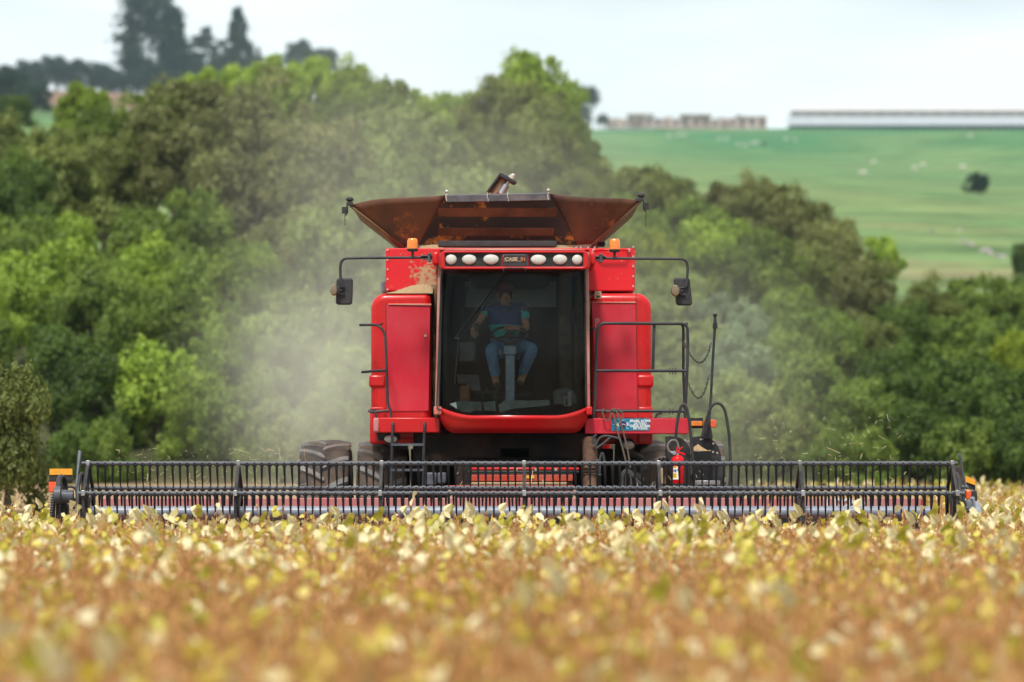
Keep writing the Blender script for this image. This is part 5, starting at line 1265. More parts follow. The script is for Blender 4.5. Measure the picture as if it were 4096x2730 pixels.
xs_arm = [Q(z8, 560, 0, 40.4).x, q(548 * K, 0, 40.4).x, q(877 * K, 0, 40.4).x, q(1204.5 * K, 0, 40.4).x, q(1507 * K, 0, 40.4).x + .03, q(1838 * K, 0, 40.4).x, Q(z9, 1600, 0, 40.4).x]
rt = random.Random(5)
def tine_mb(big=True):
    m = MB(); n_ = 6
    # two-finger coil clip then a long tapering finger curving slightly back
    m.tube([(0, -.001, -.016), (0, -.004, -.05), (.001, .000, -.12), (.002, .014, -.185), (.003, .035, -.245)], [.0145, .0135, .0115, .0085, .005], n_)
    m.box(-.024, .024, -.010, .010, -.030, -.018)
    m.lathe([(.0085, 0), (.0085, .005)], (0, -.0255, .004), (0, -1, 0), 8)
    return m
t0 = tine_mb().build('tine', TINE, None, ang=60); TINE_ME = t0.data; bpy.data.objects.remove(t0)
def all_tines(xs_, rots):
    base = tine_mb(); out = MB()
    for x, rz in zip(xs_, rots):
        c, s_ = math.cos(rz), math.sin(rz)
        out.add([(v[0] * c - v[2] * s_ * .0 + x + v[2] * s_, v[1], v[2]) for v in base.V], base.F)
    return out
for (Y, Z, pa, pb, k, nm) in bars:
    xa, xb = (pa - 2048) * Y / FPX, (pb - 2048) * Y / FPX
    sp_ = .0768; xs_ = []; x = xa + .09
    while x < xb - .05:
        if min(abs(x - a_) for a_ in xs_arm) > .022: xs_.append(x)
        x += sp_
    pr = [(.0205, xa)]
    for x in xs_: pr += [(.0205, x - .0145), (.0262, x - .014), (.0262, x + .014), (.0205, x + .0145)]
    pr.append((.0205, xb))
    m = MB(); m.lathe(pr, (0, Y, Z), (1, 0, 0), 12)
    bar = part(m, 'reel_bat', BARM, label=f"{nm} bat tube of the reel with its clamp collars")
    if k == 1:
        for x in xs_[:100] if len(xs_) <= 100 else xs_[6:106]:
            o = bpy.data.objects.new('tine', TINE_ME); COL.objects.link(o); o.parent = bar
            o.matrix_parent_inverse = Matrix.Identity(4); o.location = (x, Y, Z); o.rotation_euler = (0, rt.uniform(-.03, .03), 0)
            o['group'] = 'plastic fingers of the front reel bat'
        rest = xs_[:6] + xs_[106:]
    else: rest = xs_
    m = all_tines(rest, [rt.uniform(-.03, .03) for _ in rest]); m.V = [(v[0], v[1] + Y, v[2] + Z) for v in m.V]
    o = part(m, 'tines', TINE, HV if k == 1 else bar, ang=60); o['kind'] = 'stuff'; o['label'] = f"black plastic fingers hanging from the {nm} bat"
for x in xs_arm:
    m = MB()
    for (Y, Z, *_r) in bars:
        m.hull8([(x - .011, CY_ - .03, CZ), (x + .011, CY_ - .03, CZ), (x + .011, Y - .02, Z), (x - .011, Y - .02, Z)], [(x - .011, CY_ + .03, CZ), (x + .011, CY_ + .03, CZ), (x + .011, Y + .02, Z), (x - .011, Y + .02, Z)])
    m.lathe([(.14, -.012), (.14, .012)], (x, CY_, CZ), (1, 0, 0), 20)
    # straight outer rim between top and front bats, seen as a dark upright strut
    P_ = [(b[0], b[1]) for b in (bars[0], bars[1], bars[3], bars[5], bars[4], bars[2])]
    for i in range(6):
        a_, c_ = P_[i], P_[(i + 1) % 6]
        m.hull8([(x - .016, a_[0], a_[1] - .022), (x + .016, a_[0], a_[1] - .022), (x + .016, a_[0], a_[1] + .012), (x - .016, a_[0], a_[1] + .012)], [(x - .016, c_[0], c_[1] - .022), (x + .016, c_[0], c_[1] - .022), (x + .016, c_[0], c_[1] + .012), (x - .016, c_[0], c_[1] + .012)])
    ra = part(m, 'reel_arm', BLACK, bevel=.003)
    for b in bars[:3]:
        m = MB(); m.box(x - .020, x + .020, b[0] - .031, b[0] + .02, b[1] - .028, b[1] + .030); part(m, 'arm_clamp', STEEL, ra, bevel=.004)
# reel end discs and shields
def disc(x, parent=HV):
    m = MB(); m.tube([(x, CY_ + .40 * math.cos(t), CZ + .40 * math.sin(t)) for t in np.linspace(0, 6.283, 31)], .018, 6); 
    for t in range(6): m.tube([(x, CY_, CZ), (x, CY_ + .4 * math.cos(t * 1.047 + .3), CZ + .4 * math.sin(t * 1.047 + .3))], .014, 6)
    part(m, 'reel_end_spider', BLACK)
disc(Q(z8, 490, 0, 40.4).x); disc(Q(z9, 1640, 0, 40.4).x)
# left end: tall blade, motor, divider, marker plates
m = MB(); m.hull8([Q(z8, 415, 545, 40.3), Q(z8, 440, 545, 40.3), Q(z8, 482, 150, 40.5), Q(z8, 455, 138, 40.5)], [v + Vector((0, .05, 0)) for v in (Q(z8, 415, 545, 40.3), Q(z8, 447, 545, 40.3), Q(z8, 490, 170, 40.5), Q(z8, 440, 150, 40.5))])
m.pprism(z8, [(415, 545), (440, 540), (440, 900), (425, 900)], 40.3, .05); part(m, 'end_blade', BARM, bevel=.006, label='upright grey blade at the left end of the reel')
m = MB(); m.tube(fillet([Q(z8, 240, 600, 40.2), Q(z8, 235, 470, 40.3), Q(z8, 265, 430, 40.4), Q(z8, 300, 480, 40.5), Q(z8, 310, 600, 40.5)], .1), .03, 10); part(m, 'hydraulic_hose', TUBE); m = MB(); m.tube(fillet([Q(z8, 320, 545, 40.5), Q(z8, 400, 548, 40.5), Q(z8, 430, 590, 40.5)], .06), .014, 8); part(m, 'hydraulic_hose', TUBE)
m = MB(); m.tube([Q(z8, 180, 655, 40.2), Q(z8, 395, 655, 40.2)], [.075, .065], 18); m.tube([Q(z8, 190, 640, 40.15), Q(z8, 260, 640, 40.15)], .09, 12); m.tube([Q(z8, 386, 655, 40.2), Q(z8, 397, 655, 40.2)], .070, 18); part(m, 'reel_motor', BARM)
m = MB(); m.pprism(z8, [(130, 880), (150, 700), (180, 560), (200, 560), (185, 700), (180, 900)], 40.1, .12); m.pprism(z8, [(200, 690), (300, 700), (330, 760), (330, 870), (260, 900), (200, 900)], 40.3, .2); m.pprism(z8, [(445, 590), (480, 580), (500, 640), (500, 900), (455, 900)], 40.4, .4); part(m, 'end_frame', BLACK, bevel=.01)
m = MB()
for k in range(9): p = Q(z8, 140 + k * 3.5, 860 - 28 * k, 40.08); m.tube([p + Vector((-.022, 0, .0)), p + Vector((.022, 0, .01))], .006, 6)
m.tube([Q(z8, 180, 755, 40.2), Q(z8, 262, 755, 40.2)], .008, 6); m.tube([Q(z8, 250, 730, 40.2), Q(z8, 245, 880, 40.2)], .006, 6); m.tube(fillet([Q(z8, 360, 800, 40.2), Q(z8, 372, 812, 40.2), Q(z8, 415, 808, 40.2)], .02), .006, 6)
for a, b_ in ((405, 690), (455, 545), (408, 740), (400, 780), (450, 690)): m.ell(Q(z8, a, b_, 40.25), .02, .02, .02, 8, 6)
part(m, 'spring_and_linkage', BARM)
m = MB(); m.pbox(z8, 130, 415, 387, 480, 41.8, .02); m.pbox(z8, 120, 478, 240, 610, 41.81, .02); mp_ = part(m, 'marker_plate', BLACK, label='left marker plate with amber and red reflectors')
m = MB(); m.pbox(z8, 133, 348, 385, 416, 41.79, .02); part(m, 'reflector', AMBER, mp_)
m = MB(); m.pbox(z8, 124, 492, 238, 604, 41.79, .02); part(m, 'reflector', REDOR, mp_)
m = MB(); m.box(Q(z8, 250, 0, 41.8).x - .02, Q(z8, 250, 0, 41.8).x + .02, 41.82, 41.86, .5, Q(z8, 0, 440, 41.8).z); m.box(Q(z8, 250, 0, 41.8).x - .02, HX0 + .2, 41.80, 41.86, .5, .56); part(m, 'marker_post', BLACK, mp_)
# right end
m = MB()
ps = [(1650, 200), (1672, 160), (1692, 180), (1712, 330), (1748, 520), (1750, 820), (1690, 820), (1680, 560), (1640, 400)]
m.pprism(z9, [(1672, 160), (1692, 180), (1712, 330), (1750, 520), (1735, 530), (1700, 370), (1680, 220), (1655, 200)], 40.3, .05); part(m, 'end_blade', BARM, bevel=.006, label='curved grey blade at the right end of the reel')
m = MB(); m.pprism(z9, [(1660, 300), (1690, 310), (1735, 540), (1735, 820), (1650, 820), (1655, 600)], 40.6, .5); part(m, 'end_panel', simple('grimy_end_panel', (.045, .035, .032), .7, var=.4, scale=7, dust=(.16, .13, .11), damt=.5), bevel=.01)
m = MB(); m.pprism(z9, [(1735, 560), (1860, 560), (1866, 640), (1855, 692), (1830, 690), (1800, 640), (1745, 640)], 40.9, .2); part(m, 'divider_cover', BLACK, bevel=.02)
m = MB(); m.pprism(z9, [(1736, 403), (1842, 445), (1842, 505), (1744, 468)], 41.5, .02); rr_ = part(m, 'reflector', AMBER)
m = MB(); m.pprism(z9, [(1744, 470), (1842, 506), (1840, 560), (1760, 540)], 41.52, .02); part(m, 'marker_plate', BLACK)
m = MB(); m.pbox(z9, 1744, 560, 1800, 652, 40.85, .04); part(m, 'reflector', REDOR, bevel=.01)
m = MB(); m.hull8([Q(z9, 1845, 830, 39.8), Q(z9, 1912, 830, 39.8), Q(z9, 1890, 680, 40.6), Q(z9, 1800, 660, 40.6)], [Q(z9, 1845, 835, 39.9), Q(z9, 1912, 835, 39.9), Q(z9, 1895, 760, 41.0), Q(z9, 1800, 760, 41.0)]); m.pprism(z9, [(1785, 632), (1838, 632), (1838, 650), (1858, 820), (1840, 825), (1808, 655), (1785, 650)], 39.95, .05)
part(m, 'crop_divider', GALV, bevel=.01, label='grey crop divider at the right end of the header')
m = MB(); m.pprism(z9, [(1745, 660), (1800, 650), (1830, 700), (1840, 800), (1760, 800)], 40.1, .2); part(m, 'divider_cover', simple('grey_divider', (.16, .17, .20), .5), bevel=.03)
m = MB(); m.tube([Q(z9, 1695, 740, 39.95), Q(z9, 1830, 740, 39.95)], .010, 8); m.tube([Q(z9, 1760, 765, 39.95), Q(z9, 1825, 765, 39.95)], .008, 8); m.tube([Q(z9, 1715, 525, 40.2), Q(z9, 1712, 780, 40.1)], .014, 8)
for a, b_ in ((1712, 522), (1750, 525), (1812, 640), (1715, 600)): m.ell(Q(z9, a, b_, 40.1), .022, .022, .022, 8, 6)
part(m, 'spring_and_linkage', BARM)
# crop dividers continue down into the crop on both ends
m = MB(); m.box(HX0 - .05, HX0 + .1, 39.6, 41.5, .15, .85); m.box(HX1 - .2, HX1 - .05, 39.6, 41.5, .15, .85); part(m, 'header_end_wall', BLACK, bevel=.02)

# ------------------------------------------------------------------ loose things on the harvester
def heap(name, x0, x1, y0, y1, zb, h, label, prof, cat='chaff heap'):
    m = MB(); NX, NY = 46, 14; r_ = random.Random(len(name) + int(x0 * 100))
    def f(u, v):
        e = math.sin(math.pi * v) ** .6 if 0 < v < 1 else 0
        z = zb + h * prof(u) * e + (r_.uniform(-.006, .006) if 0 < v < 1 and 0 < u < 1 else -.003)
        return Vector((x0 + (x1 - x0) * u, y0 + (y1 - y0) * v, z))
    m.grid(f, NX, NY); m.sheet([(x0, y0, zb - .003), (x0, y1, zb - .003), (x1, y1, zb - .003), (x1, y0, zb - .003)], .001)
    o = m.build(name, CHAFF, None, ang=180); tag(o, label, cat); return o
xa, xb = Q(z1, 640, 0, 44.3).x, Q(z1, 1110, 0, 44.3).x
heap('chaff_heap', xa, xb + .02, 44.17, 44.585, ZT + .002, .105, 'heap of tan chaff lying on top of the left red side cover', lambda u: .03 + math.sin(math.pi * .5 * min(1, u / .78)) ** 1.5 * (1 - .35 * (max(0, u - .78) / .22) ** 2))
m = MB(); r_ = random.Random(8)
xa, xb = XL0 + .005, Q(z3, 195, 0, 43.9).x
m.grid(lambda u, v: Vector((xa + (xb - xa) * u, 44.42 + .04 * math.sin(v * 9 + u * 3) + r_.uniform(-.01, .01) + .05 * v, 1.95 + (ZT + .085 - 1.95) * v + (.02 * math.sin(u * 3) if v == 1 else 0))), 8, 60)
packed = m.build('packed_chaff', simple('shaded_packed_chaff', (.15, .09, .05), .95, var=.5, scale=9, bstr=.8), None, ang=180, solid=.06); tag(packed, 'column of packed brown chaff wedged between cab and left side cover', 'chaff')  # chaff brown darkened to hold the shade of the gap
xa, xb = Q(z1, 990, 0, 44.9).x, Q(z1, 1240, 0, 44.9).x
heap('chaff_heap', xa, xb, 44.66, 45.5, tl.z + .002, .10, 'small heap of tan chaff on the tank edge behind the left beacon', lambda u: math.sin(math.pi * min(u * .75 + .05, 1)) ** .7 if 0 < u < 1 else .02)
xa, xb = Q(z2, 560, 0, 44.9).x, Q(z2, 820, 0, 44.9).x
heap('chaff_heap', xa, xb, 44.66, 45.5, tl.z + .002, .07, 'thin heap of brown chaff at the right foot of the tank panel', lambda u: (1 - u) ** .7 if 0 < u < 1 else .02)
p = Q(z7, 1865, 478, 43.3); heap('chaff_heap', p.x - .08, p.x + .14, 43.22, 43.36, Q(z7, 0, 480, 43.22).z + .002, .07, 'little pointed heap of chaff on the black stair box', lambda u: max(0, 1 - abs(u - .35) * 2.2))
# cloth straps tied to the lower rail
STRAP = simple('grey_brown_strap', (.11, .085, .07), .8, var=.2, scale=30)
def ribbon(pts, w, m, th=.004):
    pts = fillet([Vector(p) for p in pts], .06, 5); w = w * .5
    vs = []
    for i, p in enumerate(pts):
        d = (pts[min(i + 1, len(pts) - 1)] - pts[max(i - 1, 0)]).normalized(); s_ = d.cross(Vector((0, 1, 0)))
        s_ = s_.normalized() if s_.length > .1 else Vector((1, 0, 0)); s_ *= w / 2
        vs += [p - s_, p + s_, p + s_ + Vector((0, th, 0)), p - s_ + Vector((0, th, 0))]
    fs = []
    for i in range(len(pts) - 1):
        for k in range(4): fs.append((i * 4 + k, i * 4 + (k + 1) % 4, i * 4 + 4 + (k + 1) % 4, i * 4 + 4 + k))
    m.add(vs, fs)
m = MB(); Ys = 43.50
for pts, w in (([(960, 92), (975, 160), (1000, 200), (1025, 195), (1035, 150), (1060, 100)], .030), ([(1045, 92), (1075, 150), (1095, 260), (1150, 440), (1190, 600)], .038), ([(1090, 92), (1125, 170), (1160, 300), (1200, 460), (1228, 640)], .036), ([(1110, 95), (1150, 120), (1165, 160), (1140, 185), (1120, 160)], .022)):
    ribbon([Q(z7, *p_, Ys - .02) for p_ in pts], w, m)
for a in (965, 1050, 1070, 1110): 
    p = Q(z7, a, 107, 43.6); m.tube([p + Vector((.004 * k, -.024 * math.cos(t), .024 * math.sin(t))) for k, t in enumerate(np.linspace(0, 6.28, 13))], .009, 6)
ribbon([Q(z7, 960, 95, Ys), Q(z7, 1040, 112, Ys), Q(z7, 1130, 93, Ys)], .03, m)
tag(m.build('cloth_strap', STRAP, None, ang=60), 'grey brown cloth straps knotted on the lower rail and hanging over the sticker', 'strap')

# fire extinguisher
EX = empty('fire_extinguisher', Q(z7, 1673, 795, 43.05)); Ye = 43.05
EXR = simple('extinguisher_red', (.62, .008, .012), .22, var=.05)
rex = 60 * .425 * Ye / FPX; base = Q(z7, 1673, 790, Ye); topz = Q(z7, 0, 520, Ye).z; hgt = topz - base.z
m = MB(); m.lathe([(rex * .9, 0), (rex, .012), (rex, hgt * .80), (rex * .93, hgt * .90), (rex * .6, hgt * .97), (rex * .25, hgt)], base, (0, 0, 1), 28); part(m, 'cylinder', EXR, EX)
m = MB(); m.lathe([(rex * 1.03, 0), (rex * 1.03, .015)], base - Vector((0, 0, .012)), (0, 0, 1), 28); part(m, 'foot_ring', BLACK, EX)
m = MB(); m.lathe([(rex * 1.015, 0), (rex * 1.015, .014)], (base.x, base.y, Q(z7, 0, 592, Ye).z), (0, 0, 1), 28); part(m, 'holding_band', BLACK, EX)
nk = Vector((base.x, base.y, topz))
m = MB(); m.tube([nk, nk + Vector((0, 0, .05))], .018, 12); m.tube([nk + Vector((-.03, -.02, .02)), nk + Vector((-.075, -.02, .03))], .014, 10); m.lathe([(.022, -.008), (.022, .008)], nk + Vector((-.04, -.03, .025)), (0, -1, 0), 14); part(m, 'valve', STEEL, EX)
m = MB(); m.hull8([Q(z7, 1660, 495, Ye - .02), Q(z7, 1745, 525, Ye - .02), Q(z7, 1740, 505, Ye - .02), Q(z7, 1665, 480, Ye - .02)], [v + Vector((0, .03, 0)) for v in (Q(z7, 1660, 495, Ye - .02), Q(z7, 1745, 525, Ye - .02), Q(z7, 1740, 505, Ye - .02), Q(z7, 1665, 480, Ye - .02))])
m.hull8([Q(z7, 1655, 490, Ye - .02), Q(z7, 1670, 495, Ye - .02), Q(z7, 1722, 448, Ye - .02), Q(z7, 1715, 440, Ye - .02)], [v + Vector((0, .03, 0)) for v in (Q(z7, 1655, 490, Ye - .02), Q(z7, 1670, 495, Ye - .02), Q(z7, 1722, 448, Ye - .02), Q(z7, 1715, 440, Ye - .02))])
m.tube([Q(z7, 1668, 500, Ye), Q(z7, 1662, 445, Ye)], .008, 6); part(m, 'lever', EXR, EX, bevel=.003)
m = MB(); m.tube(fillet([Q(z7, 1630, 500, Ye), Q(z7, 1590, 490, Ye), Q(z7, 1572, 430, Ye), Q(z7, 1610, 378, Ye), Q(z7, 1668, 385, Ye), Q(z7, 1682, 460, Ye)], .09, 7), .013, 10); part(m, 'hose', simple('tan_grey_hose', (.17, .14, .12), .6), EX)
def wraplabel(a0, b0, a1, b1, mat, name, off=.0012):
    # label wrapped on the cylinder
    f0 = math.asin(max(-1, min(1, (Q(z7, a0, 0, Ye).x - base.x) / rex))); f1 = math.asin(max(-1, min(1, (Q(z7, a1, 0, Ye).x - base.x) / rex)))
    zt3, zb3 = Q(z7, 0, b0, Ye - rex).z, Q(z7, 0, b1, Ye - rex).z
    m = MB(); m.grid(lambda u, v: Vector((base.x + (rex + off) * math.sin(f0 + (f1 - f0) * u), base.y - (rex + off) * math.cos(f0 + (f1 - f0) * u), zb3 + (zt3 - zb3) * v)), 10, 1)
    return part(m, name, mat, EX)
YEL = simple('yellow_label', (.80, .52, .03), .5, var=.05); BLU = simple('blue_print', (.03, .12, .40), .5)
wraplabel(1616, 628, 1694, 750, simple('white_label', (.78, .77, .74), .5, var=.04), 'label_sheet')
wraplabel(1617, 629, 1662, 644, YEL, 'label_band', .002); wraplabel(1617, 690, 1662, 735, YEL, 'label_band', .002)
wraplabel(1617, 655, 1634, 682, simple('red_print', (.6, .04, .06), .5), 'label_symbol', .0022); wraplabel(1638, 655, 1658, 682, BLU, 'label_symbol', .0022)
for k in range(4): wraplabel(1622, 697 + 9 * k, 1655, 700 + 9 * k, simple('dark_label_text', (.25, .14, .03), .6), 'label_print', .0028)
wraplabel(1664, 650, 1684, 672, simple('grey_label_text', (.25, .25, .28), .6), 'label_print', .0022)
wraplabel(1622, 632, 1655, 636, simple('dark_label_text', (.25, .14, .03), .6), 'label_print', .003)
tag(EX, 'red fire extinguisher with yellow and white label hanging beside the stair', 'fire extinguisher')

# straw flying around the header
r_ = np.random.default_rng(12); m = MB()
for k in range(420):
    side = r_.random()
    if side < .5: c = np.array([r_.uniform(-4.4, -2.2), r_.uniform(41.8, 44), r_.uniform(1.15, 1.75)])
    elif side < .85: c = np.array([r_.uniform(2.6, 4.3), r_.uniform(41.8, 44), r_.uniform(1.15, 2.1)])
    else: c = np.array([r_.uniform(-2, 3), r_.uniform(41.5, 43), r_.uniform(1.0, 1.5)])
    d = r_.normal(size=3); d /= np.linalg.norm(d); L = abs(r_.normal()) * .018 + .008
    if r_.random() < .05: L *= 3
    m.tube([c - d * L, c + d * L + np.array([0, 0, L * .1])], .0016 + .001 * r_.random(), 3)
fs_ = m.build('flying_straw', simple('straw', (.62, .50, .30), .8), None, flat=True); tag(fs_, 'tiny straw bits thrown up around the header', 'straw', kind='stuff')
# loose straw on the stubble behind
m = MB()
for k in range(2600):
    x = r_.uniform(-6, 6); y = r_.uniform(43, 62); z = ground_z(x, y); a = r_.uniform(0, 6.28); L = r_.uniform(.05, .16); h = r_.uniform(0, .12)
    m.tube([(x, y, z + .01), (x + math.cos(a) * L, y + math.sin(a) * L, z + h)], .004, 3)
st_ = m.build('cut_stubble', simple('straw_stubble', (.52, .40, .22), .9), None, flat=True); tag(st_, 'cut tan stubble and straw on the ground behind the harvester', 'stubble', kind='stuff')

# ------------------------------------------------------------------ the driver
def skin(name, verts, edges, radii, mat, parent, root=0, sub=2, smooth=True):
    me = bpy.data.meshes.new(name); me.from_pydata([tuple(v) for v in verts], edges, [])
    me.materials.append(mat)
    o = bpy.data.objects.new(name, me); COL.objects.link(o)
    sk = o.modifiers.new('skin', 'SKIN'); sk.use_smooth_shade = True
    me.skin_vertices  # layer exists once the modifier is there
    if not me.skin_vertices:
        bpy.context.view_layer.objects.active = o; bpy.ops.mesh.customdata_skin_add() if hasattr(bpy.ops.mesh, 'customdata_skin_add') else None
    for i, r in enumerate(radii):
        rr = r if isinstance(r, tuple) else (r, r)
        me.skin_vertices[0].data[i].radius = rr
    me.skin_vertices[0].data[root].use_root = True
    sb = o.modifiers.new('sub', 'SUBSURF'); sb.levels = sub; sb.render_levels = sub
    adopt(o, parent); return o
SKIN = simple('tanned_skin', (.33, .17, .11), .6, var=.08, scale=20)
def stripes():
    m, n, out = M('navy_and_teal_striped_shirt')
    g = n.nodes.new('ShaderNodeNewGeometry'); sp = n.nodes.new('ShaderNodeSeparateXYZ'); n.links.new(g.outputs['Position'], sp.inputs[0])
    mr = n.nodes.new('ShaderNodeMapRange'); mr.inputs[1].default_value = 2.85; mr.inputs[2].default_value = 3.40; n.links.new(sp.outputs['Z'], mr.inputs[0])
    NV, TL_ = (.035, .05, .16), (.03, .38, .35)
    body_ = ramp(n, mr.outputs[0], [(0, NV), (.20, TL_), (.52, NV), (.9, NV)])
    slv = ramp(n, mr.outputs[0], [(0, NV), (.48, NV), (.54, TL_), (.80, NV)])
    for nd in n.nodes:
        if nd.type == 'VALTORGB': nd.color_ramp.interpolation = 'CONSTANT'
    ax = n.nodes.new('ShaderNodeMath'); ax.operation = 'SUBTRACT'; n.links.new(sp.outputs['X'], ax.inputs[0]); ax.inputs[1].default_value = XC - .105
    ab = n.nodes.new('ShaderNodeMath'); ab.operation = 'ABSOLUTE'; n.links.new(ax.outputs[0], ab.inputs[0])
    gt = n.nodes.new('ShaderNodeMath'); gt.operation = 'GREATER_THAN'; n.links.new(ab.outputs[0], gt.inputs[0]); gt.inputs[1].default_value = .19
    r = mixc(n, gt.outputs[0], body_, slv)
    pbsdf(n, out, r, .85, bump=noise(n, 60, 2), bstr=.1); return m
SHIRT = stripes(); JEANS = simple('blue_jeans', (.10, .18, .31), .85, var=.35, scale=7)
DR = empty('person', (XC - .03, 44.1, 2.0)); tag(DR, 'seated driver in cap, navy and teal polo shirt and blue jeans, holding the wheel', 'person')
Yd = 44.0
def D(a, b_, Y=Yd): return Q(z3, a, b_, Y)
hd_ = D(778, 385, 43.96); nk_ = D(775, 470, 44.05); ch = D(772, 560, 44.10); wa = D(775, 690, 44.12); pv = D(790, 800, 44.14)
shL, shR = D(625, 480, 44.06), D(915, 478, 44.06)
elL, wrL, haL = D(560, 600, 44.06), D(500, 660, 43.95), D(505, 690, 43.93)
elR, wrR, haR = D(958, 665, 43.98), D(840, 655, 43.80), D(790, 650, 43.77)
hpL, knL, anL, toL = D(730, 815, 44.12), D(655, 830, 43.78), D(700, 1110, 43.86), D(715, 1150, 43.72)
hpR, knR, anR, toR = D(860, 815, 44.12), D(1010, 820, 43.78), D(905, 1095, 43.88), D(885, 1140, 43.74)
V = [pv, wa, ch, nk_, nk_ + Vector((0, -.02, .05)), hd_, hd_ + Vector((0, -.005, .085)), shL, elL, wrL, shR, elR, wrR, hpL, knL, anL, toL, hpR, knR, anR, toR, haL, haR]
E = [(0, 1), (1, 2), (2, 3), (3, 4), (4, 5), (5, 6), (2, 7), (7, 8), (8, 9), (2, 10), (10, 11), (11, 12), (0, 13), (13, 14), (14, 15), (15, 16), (0, 17), (17, 18), (18, 19), (19, 20), (9, 21), (12, 22)]
RD = [(.14, .12), (.145, .11), (.16, .11), .055, .052, (.078, .095), (.07, .08), .055, .042, .028, .055, .042, .028, .085, .062, .042, .038, .085, .062, .042, .038, (.040, .022), (.040, .022)]
body = skin('body', V, E, RD, SKIN, DR)
shirt = skin('shirt', [pv + Vector((0, 0, .03)), wa, ch, nk_ + Vector((0, .01, -.035)), shL, shL.lerp(elL, .62), shR, shR.lerp(elR, .62)], [(0, 1), (1, 2), (2, 3), (2, 4), (4, 5), (2, 6), (6, 7)], [(.165, .14), (.175, .135), (.185, .13), (.09, .085), .078, .070, .078, .070], SHIRT, DR)
jeans = skin('jeans', [pv, hpL, knL, anL + Vector((0, 0, .04)), hpR, knR, anR + Vector((0, 0, .04))], [(0, 1), (1, 2), (2, 3), (0, 4), (4, 5), (5, 6)], [(.15, .13), .10, .080, .058, .10, .080, .058], JEANS, DR)
def hand(w, h, curl, spread):
    d = (h - w).normalized(); side = d.cross(curl).normalized()
    for k, (off, L) in enumerate(((-.027, .060), (-.009, .072), (.010, .068), (.027, .054))):
        b0 = h + side * off - d * .01; p1 = b0 + d * L * .5 + curl * .006; p2 = p1 + (d * .4 + curl * .9).normalized() * L * .4; p3 = p2 + (curl - d * .4).normalized() * L * .32
        skin('finger', [b0, p1, p2, p3], [(0, 1), (1, 2), (2, 3)], [.010, .0095, .009, .008], SKIN, body, sub=1)
    s_ = side * (-1 if spread else 1)
    b0 = h + s_ * .03 - d * .03; skin('thumb', [b0, b0 + s_ * .028 + d * .02, b0 + s_ * .030 + d * .05 + curl * .015], [(0, 1), (1, 2)], [.013, .011, .009], SKIN, body, sub=1)
hand(wrL, haL, Vector((.3, -.6, -.7)).normalized(), True); hand(wrR, haR, Vector((-.1, -.6, -.8)).normalized(), False)
# face: brow, nose, mouth, ears, hair; cap on top
m = MB(); m.ell(hd_ + Vector((0, -.098, .0)), .013, .022, .024, 10, 8); m.ell(hd_ + Vector((0, -.088, -.012)), .018, .016, .012, 10, 6); part(m, 'nose', SKIN, DR)
m = MB(); m.ell(hd_ + Vector((0, -.085, -.042)), .026, .012, .007, 12, 6); part(m, 'mouth', simple('lips', (.28, .11, .08), .6), DR)
for s in (-1, 1):
    m = MB(); m.ell(hd_ + Vector((s * .031, -.083, .022)), .013, .010, .008, 10, 6); part(m, 'eye', simple('dark_eye', (.03, .02, .02), .3), DR)
    m = MB(); m.ell(hd_ + Vector((s * .082, .0, .005)), .010, .022, .032, 10, 6); part(m, 'ear', SKIN, DR)
m = MB(); m.ell(hd_ + Vector((0, .02, .02)), .084, .092, .075, 18, 10); part(m, 'hair', simple('dark_hair', (.02, .014, .01), .8), DR)
CAPM = simple('dark_red_cap', (.10, .02, .02), .8, var=.4, scale=10)
m = MB(); c = hd_ + Vector((0, 0, .055))
m.lathe([(.092, 0), (.094, .03), (.085, .065), (.06, .09), (.02, .10), (0, .10)], c, (0, .08, 1), 24)
m.grid(lambda u, v: Vector((c.x + (u - .5) * .17 * (1 - .25 * v * v), c.y - .075 - .085 * v * (1 - (2 * u - 1) ** 2 * .5), c.z + .004 - .02 * v - .018 * (2 * u - 1) ** 2)), 12, 5)
part(m, 'cap', CAPM, DR, ang=60)
for w, t in ((anL, toL), (anR, toR)):
    m = MB(); m.ell((w + t) / 2 + Vector((0, -.02, -.01)), .048, .12, .042, 14, 8); part(m, 'shoe', simple('brown_boot', (.07, .045, .03), .7), DR)
m = MB()
for s in (-1, 1): m.add([nk_ + Vector((s * .01, -.085, -.04)), nk_ + Vector((s * .075, -.07, -.01)), nk_ + Vector((s * .07, -.09, -.075)), nk_ + Vector((s * .03, -.10, -.095))], [(0, 1, 2, 3)])
part(m, 'collar', simple('navy_collar', (.05, .06, .12), .8), DR, solid=.006)

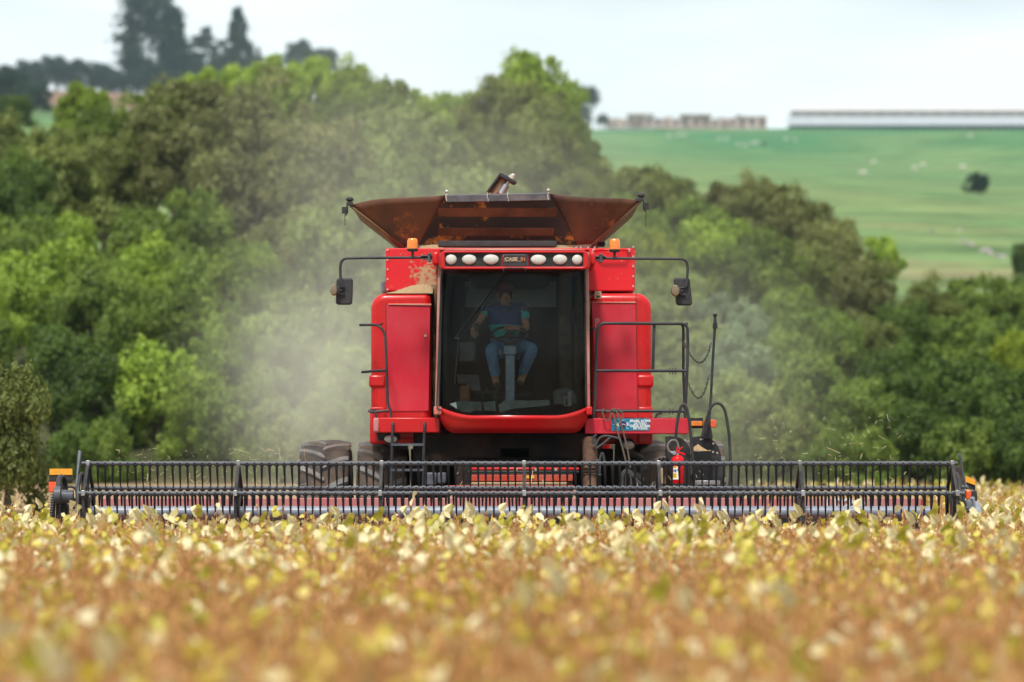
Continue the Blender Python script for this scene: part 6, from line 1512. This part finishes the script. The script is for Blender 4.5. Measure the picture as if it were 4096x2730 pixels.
# ------------------------------------------------------------------ dust thrown up by the harvester, and far haze
def dust(name, c, r, dens, label, sc=.9, col=(.92, .93, .82), ph=0, pw=1.3):
    m = MB(); m.ell((0, 0, 0), 1, 1, 1, 24, 14)
    mt, n, out = M(name + '_air')
    t = n.nodes.new('ShaderNodeTexCoord'); ln = n.nodes.new('ShaderNodeVectorMath'); ln.operation = 'LENGTH'; n.links.new(t.outputs['Object'], ln.inputs[0])
    mr = n.nodes.new('ShaderNodeMapRange'); mr.inputs[1].default_value = 1.0; mr.inputs[2].default_value = .0; mr.interpolation_type = 'SMOOTHSTEP'; n.links.new(ln.outputs['Value'], mr.inputs[0])
    pwn = n.nodes.new('ShaderNodeMath'); pwn.operation = 'POWER'; n.links.new(mr.outputs[0], pwn.inputs[0]); pwn.inputs[1].default_value = pw
    g = n.nodes.new('ShaderNodeNewGeometry'); x = n.nodes.new('ShaderNodeTexNoise'); x.inputs['Scale'].default_value = sc; x.inputs['Detail'].default_value = 3
    mpn = n.nodes.new('ShaderNodeMapping'); mpn.inputs['Scale'].default_value = (.5, .5, .38); mpn.inputs['Location'].default_value = (ph, 0, 0)
    n.links.new(g.outputs['Position'], mpn.inputs[0]); n.links.new(mpn.outputs[0], x.inputs['Vector'])
    f = ramp(n, x.outputs['Fac'], [(.33, .15), (.62, 1)])
    k = n.nodes.new('ShaderNodeMath'); k.operation = 'MULTIPLY'; n.links.new(pwn.outputs[0], k.inputs[0]); n.links.new(f, k.inputs[1])
    k2 = n.nodes.new('ShaderNodeMath'); k2.operation = 'MULTIPLY'; n.links.new(k.outputs[0], k2.inputs[0]); k2.inputs[1].default_value = dens
    v = n.nodes.new('ShaderNodeVolumePrincipled'); v.inputs['Color'].default_value = (*col, 1); v.inputs['Anisotropy'].default_value = .1
    n.links.new(k2.outputs[0], v.inputs['Density']); n.links.new(v.outputs[0], out.inputs['Volume'])
    o = m.build(name, mt, None); o.location = c; o.scale = r; tag(o, label, 'dust', kind='stuff'); return o
Yq = 56
dust('dust_cloud', q(760 * K, 900 * K, Yq), (2.9, 6.0, 2.6), .14, 'thick pale dust rolling out low on the left of the harvester')
dust('dust_cloud', q(860 * K, 520 * K, 66), (4.2, 7.0, 5.4), .055, 'thin dust rising high above the left side of the harvester', ph=3)
dust('dust_cloud', q(1250 * K, 560 * K, 70), (5.0, 6.0, 4.4), .040, 'faint dust drifting behind the grain tank', ph=6)
dust('dust_cloud', q(1640 * K, 880 * K, 60), (3.4, 6.0, 3.6), .045, 'pale dust drifting on the right of the harvester', ph=9)

m = MB(); m.box(-950, 950, -60, 5100, -6, 230)
mt, n, out = M('thin_air'); v = n.nodes.new('ShaderNodeVolumePrincipled'); v.inputs['Color'].default_value = (.68, .86, 1.0, 1); v.inputs['Density'].default_value = .00008; v.inputs['Anisotropy'].default_value = .1
n.links.new(v.outputs[0], out.inputs['Volume'])
hz = m.build('haze', mt, None, flat=True); tag(hz, kind='stuff'); hz['label'] = 'pale summer haze in the air over the whole valley'; hz['category'] = 'haze'
SC.cycles.use_denoising = True
